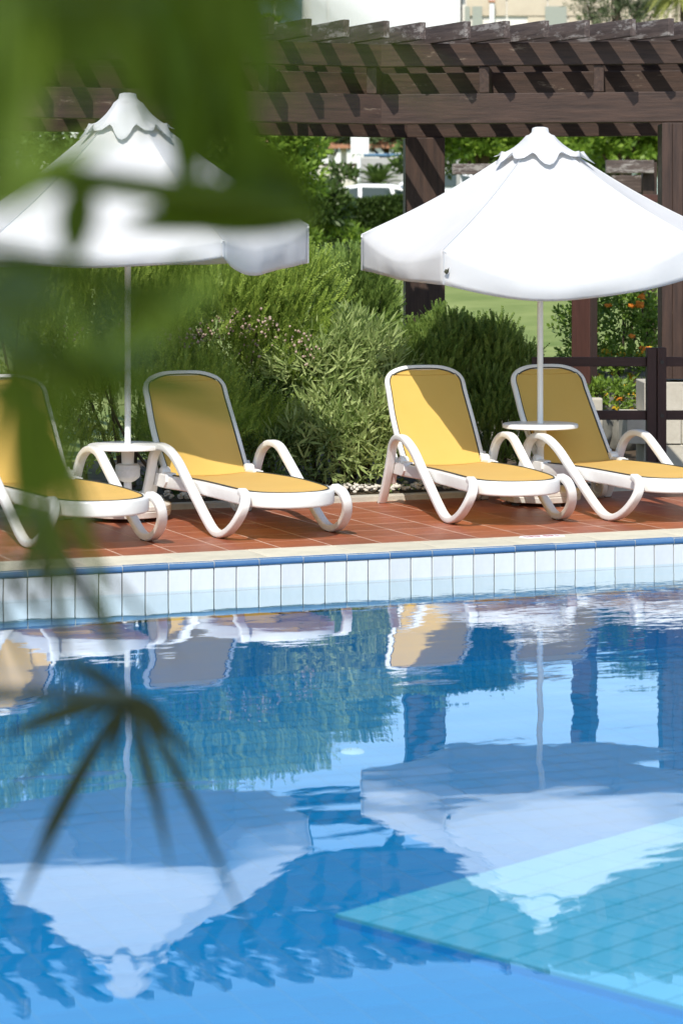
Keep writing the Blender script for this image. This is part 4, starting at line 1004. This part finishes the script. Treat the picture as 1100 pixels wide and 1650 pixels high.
bbox('parapet', 118, 744, TOP, TOP + .3, .1, 8.1, M['whiter'], bA)
for z in (6.2, 9.6, 12.8): bbox('floor_slab', 118, 744, z - .12, z + .12, -.1, .29, M['whiter'], bA)
for i, z in enumerate((6.35, 9.75)):
    for (a, b, m_) in ((405, 440, M['bglass']), (444, 486, M['bglass']), (500, 526, M['shutter']), (529, 736, M['shutter']), (300, 340, M['creamr']), (345, 398, M['shutter']), (180, 240, M['bglass'])):
        w_ = bbox('window', a, b, z, z + 2.9, .12, .28, m_, bA)
        mb = MB(); o = bbox('frame', a - 1.5, b + 1.5, z - .06, z + 2.96, .2, .295, M['pole'], bA)
bbox('window_box_planter', 408, 448, zof(24, YB) - .7, zof(24, YB) - .3, -.5, -.12, M['creamr'], bA)
B = np.array([[xof(random.uniform(410, 446), YB) - X0, -.3 + random.gauss(0, .1), zof(24, YB) - gb - .35] for _ in range(160)]); D = unit(rng.normal(0, .5, (160, 3)) + np.array([0, 0, 1.2])); quads('plants', B, D, unit(np.cross(D, rng.normal(size=(160, 3)))), rng.uniform(.2, .6, 160), np.full(160, .1), M['brightleaf'], bA)
bB = empty('stone_building', (xof(850, YB), YB + .8, gb)); tag(bB, 'beige stone-clad building right of the white one', 'building')
X0 = bB.location.x
M['beige'] = mat('beige_stone', (.56, .49, .37), .85, (.48, .41, .31), 1.2, rand=.06)
M['dullglass'] = mat('dull_pane', (.30, .32, .27), .3)
M['jointw'] = mat('white_joint', (.72, .70, .64), .8)
bbox('wall', 746, 1300, gb - .5, TOP - .1, .1, 8, M['jointw'], bB)
me_p = MB(); pw, ph = 1.62, .72; me_p.box((0, 0, 0), (pw - .07, .1, ph - .05)); me_p = me_p.mesh('stone_panel', M['beige'])
x_ = xof(752, YB) - X0; k = 0
for r_ in range(12):
    for c_ in range(8):
        xx = x_ + .8 + c_ * pw + (pw / 2 if r_ % 2 else 0)
        if c_ < 1 and r_ in (8, 9): continue
        o = bpy.data.objects.new('stone_panel', me_p); COL.objects.link(o); o.parent = bB; o.location = (xx, .04, 4.2 - gb + r_ * ph)
for a, b in ((750, 758), (762, 778), (880, 915)):
    w_ = bbox('window', a, b, zof(44, YB), zof(44, YB) + .9, -.08, -.02, M['dullglass'], bB)
bbox('downpipe', 789.5, 797, gb, TOP - 1, -.35, -.2, M['pole'], bB)
bbox('pipe_bracket', 788, 798.5, zof(2, YB), zof(-2, YB), -.4, -.19, M['roof'], bB)
bC = empty('green_glass_house', (xof(1075, 90), 90, gb)); tag(bC, 'pale teal and clay toned house behind the pine crown', 'building')
mb = MB(); mb.box((0, 2, 3), (5, 3, zof(24, 90) - gb + 0)); mb.v = [(x, y, z) for x, y, z in mb.v]; mb.build('wall', mat('teal_wall', (.40, .50, .47), .8), bC)
mb = MB(); mb.box((0, 1.8, zof(40, 90) - gb - .2), (5.4, 3.8, .5)); mb.build('roof', M['roof'], bC)

# ------------------------------------------------------------------ fan palm beside the lens
def fan_leaf_mat(name, a, b_, tr_): return leafmat(name, a, b_, tr_, .38, 6)
M['fan'] = fan_leaf_mat('fan_palm_leaf', (.040, .078, .006), (.11, .17, .012), .3)
M['young'] = fan_leaf_mat('young_palm_leaf', (.20, .32, .03), (.34, .46, .07), .4)  # brighter copy of the leaf, sunlight put into its colour
M['old'] = fan_leaf_mat('old_palm_leaf', (.020, .030, .014), (.055, .07, .035), .15)  # darker copy of the leaf, shade put into its colour
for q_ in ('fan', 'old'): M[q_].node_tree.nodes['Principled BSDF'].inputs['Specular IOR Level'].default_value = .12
plant = empty('fan_palm', (-.55, 1.05, 0)); tag(plant, 'blurred green fan palm close to the lens, hanging in from the left', 'palm')
mb = MB(); mb.tube(crom([(0, 0, 0), (.02, 0, .6), (-.01, .02, 1.2), (0, 0, 1.75)], 6), .075, 12); mb.build('trunk', M['bark'], plant, smooth=True)
def leaflet(parent, p0, p1, w, bow=.06, tw=0, into=None, m=None):
    p0, p1 = Vector(p0), Vector(p1); L_ = (p1 - p0).length; n = 12; ax = (p1 - p0).normalized(); view = Vector((0, 1, 0)); sd = ax.cross(view).normalized(); nr = ax.cross(sd)
    c_, s_ = math.cos(tw), math.sin(tw); sd, nr = sd * c_ + nr * s_, nr * c_ - sd * s_
    vs = []; fs = []
    for i in range(n + 1):
        t = i / n; ww = w * (math.sin(PI * min(1, t * .8 + .14)) ** .8) * (1 - t ** 4); p = p0.lerp(p1, t) + Vector((0, 0, bow * L_ * 4 * t * (1 - t)))
        vs += [p - sd * ww / 2 + nr * ww * .12, p, p + sd * ww / 2 + nr * ww * .12]
    for i in range(n): k = 3 * i; fs += [(k, k + 1, k + 4, k + 3), (k + 1, k + 2, k + 5, k + 4)]
    if into is not None: return into.add(vs, fs)
    mb = MB(); mb.add(vs, fs); return mb.build('leaflet', m or M['fan'], parent, smooth=True, auto=180)
def fan(hub, D, ends, w, label=None, root=(0, 0, 1.6), bow=.05, m=None, sunlit_blade=()):
    h = at(hub[0], hub[1], D) - plant.location
    r0 = Vector(root); mb = MB(); mb.tube(crom([r0, (r0 + h) / 2 + Vector((0, 0, .04)), h], 6), .006, 8)
    f = mb.build('fan_leaf', m or M['fan'], plant, smooth=True)
    for i_, (x, y, D1, *ww) in enumerate(ends):
        leaflet(f, h, at(x, y, D1) - plant.location, ww[0] if ww else w, bow, random.gauss(0, .35), m=M['young'] if i_ in sunlit_blade else m)
    return f
# broad leaf blades filling the upper left
rb_ = random.Random(21)
fan((335, -170), 1.5, [(rb_.uniform(262, 430), rb_.uniform(210, 400), rb_.uniform(1.42, 1.6), rb_.uniform(.020, .034)) for _ in range(20)] + [(460, 130, 1.5, .02), (500, 90, 1.5, .018), (545, 70, 1.52, .014), (420, 300, 1.5, .02), (455, 200, 1.5, .018)], .03, bow=.01)
fan((250, -170), 1.45, [(rb_.uniform(235, 360), rb_.uniform(60, 300), rb_.uniform(1.4, 1.6), rb_.uniform(.02, .034)) for _ in range(12)], .03, bow=.01)
fan((505, 352), 1.6, [(160, 372, 1.6, .018), (215, 352, 1.6, .026), (250, 315, 1.6, .026), (265, 275, 1.6, .024), (310, 240, 1.6, .03), (370, 180, 1.6, .03), (430, 250, 1.6, .022), (300, 372, 1.62, .030)], .018, bow=0)
fan((480, 330), 1.5, [(190, 350, 1.5, .024), (235, 365, 1.5, .026), (250, 330, 1.5, .024)], .03, bow=0)
fan((135, 290), 1.3, [(112, 440, 1.3, .024), (140, 410, 1.3, .014)], .02, bow=.0)
fan((30, -120), .95, [(20, 300, .95, .018), (42, 400, .95, .016), (-25, 330, .95, .03), (75, 180, .95, .012)], .02, sunlit_blade=(0, 1))
fan((190, -80), 1.2, [(60, 190, 1.25, .022), (118, 240, 1.2, .018), (150, 120, 1.2, .035), (90, 90, 1.2, .035), (200, 170, 1.25, .022), (170, 60, 1.2, .04), (232, 230, 1.25, .018)], .02)
fan((-70, 345), 1.15, [(250, 190, 1.15, .012), (150, 262, 1.15, .012), (110, 300, 1.15, .010)], .016, bow=.02, sunlit_blade=(0,))
fan((-90, 480), 1.1, [(150, 470, 1.3, .011), (150, 530, 1.3, .012), (60, 600, 1.3, .012), (210, 520, 1.35, .010), (120, 570, 1.3, .010), (100, 440, 1.3, .010)], .016, bow=.02)
fan((300, -60), .7, [(560, 190, .7, .007), (700, 150, .7, .005), (640, 50, .7, .005), (790, 190, .7, .004), (480, 260, .72, .006), (430, 60, .7, .01)], .006, bow=.02)
fan((120, -120), 1.0, [(80, 120, 1.0, .035), (140, 160, 1.0, .03), (190, 130, 1.0, .035), (230, 200, 1.02, .022), (60, 60, 1.0, .04), (170, 60, 1.0, .05), (260, 60, 1.0, .03), (40, 150, 1.0, .02)], .03, bow=0)
fan((250, 470), 1.3, [(130, 560, 1.3, .010), (110, 470, 1.3, .010), (330, 400, 1.3, .010), (380, 520, 1.35, .008), (300, 590, 1.35, .008), (190, 620, 1.3, .010)], .01, bow=.02)
# fan whose heart lies left of the pole
fan((148, 605), 1.35, [(392, 418, 1.35, .019), (470, 695, 1.4, .010), (430, 615, 1.25, .008), (-20, 650, 1.35, .012), (10, 540, 1.35, .014), (100, 450, 1.35, .012), (40, 720, 1.35, .011), (200, 450, 1.15, .010), (330, 780, 1.2, .007), (280, 560, 1.1, .010)], .014, bow=.015, sunlit_blade=(0, 5))
fan((20, 560), 1.4, [(100, 900, 1.45, .010), (30, 900, 1.45, .011), (130, 770, 1.45, .007), (-30, 800, 1.45, .010), (70, 990, 1.5, .008), (160, 700, 1.45, .007)], .014, bow=.02)
fan((70, 660), 1.7, [(130, 900, 1.75, .010), (165, 860, 1.75, .007), (95, 980, 1.8, .009), (45, 960, 1.8, .010), (10, 900, 1.75, .012), (200, 790, 1.75, .007), (-10, 990, 1.8, .010), (120, 1090, 1.9, .006), (205, 1110, 2.0, .009)], .01, bow=.03)
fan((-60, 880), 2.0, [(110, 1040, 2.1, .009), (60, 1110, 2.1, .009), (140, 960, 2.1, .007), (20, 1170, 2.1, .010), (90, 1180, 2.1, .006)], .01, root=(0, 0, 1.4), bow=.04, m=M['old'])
# far thinner fan over the water
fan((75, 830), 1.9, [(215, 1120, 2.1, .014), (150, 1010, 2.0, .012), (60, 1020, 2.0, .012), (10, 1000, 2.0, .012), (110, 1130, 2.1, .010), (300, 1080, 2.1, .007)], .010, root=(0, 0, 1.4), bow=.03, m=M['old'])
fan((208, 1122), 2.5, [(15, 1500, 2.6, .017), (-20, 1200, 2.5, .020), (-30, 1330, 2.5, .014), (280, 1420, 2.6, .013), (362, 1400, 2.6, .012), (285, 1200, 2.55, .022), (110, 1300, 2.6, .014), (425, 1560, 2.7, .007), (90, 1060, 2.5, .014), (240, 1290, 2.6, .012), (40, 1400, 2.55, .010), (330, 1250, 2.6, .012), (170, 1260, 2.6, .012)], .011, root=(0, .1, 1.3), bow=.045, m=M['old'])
# unseen leaves added above the lens to shade the hanging ones
rk = random.Random(11)
for k in range(76):
    hub_ = Vector((rk.uniform(-.1, .72), rk.uniform(-1.1, 1.3), rk.uniform(2.35, 2.7)))
    if k >= 30: hub_ = Vector((rk.uniform(-.15, .5), rk.uniform(.0, 1.1), rk.uniform(2.15, 2.4))) if k < 60 else Vector((rk.uniform(.15, .5), rk.uniform(-.4, .2), rk.uniform(2.3, 2.5)))
    mb = MB(); mb.tube(crom([Vector((0, 0, 1.72)), Vector((hub_.x * .5, hub_.y * .5, hub_.z - .12)), hub_], 5), .007, 8)
    for q in range(13):
        b_ = -1.9 + q * .32 + k; leaflet(None, hub_, hub_ + Vector((math.cos(b_) * .42, math.sin(b_) * .42, -.05 - .02 * (q % 3))), .046, .03, into=mb)
    o = mb.build('crown_leaf', M['fan'], plant, smooth=True); o['kind'] = 'stuff'
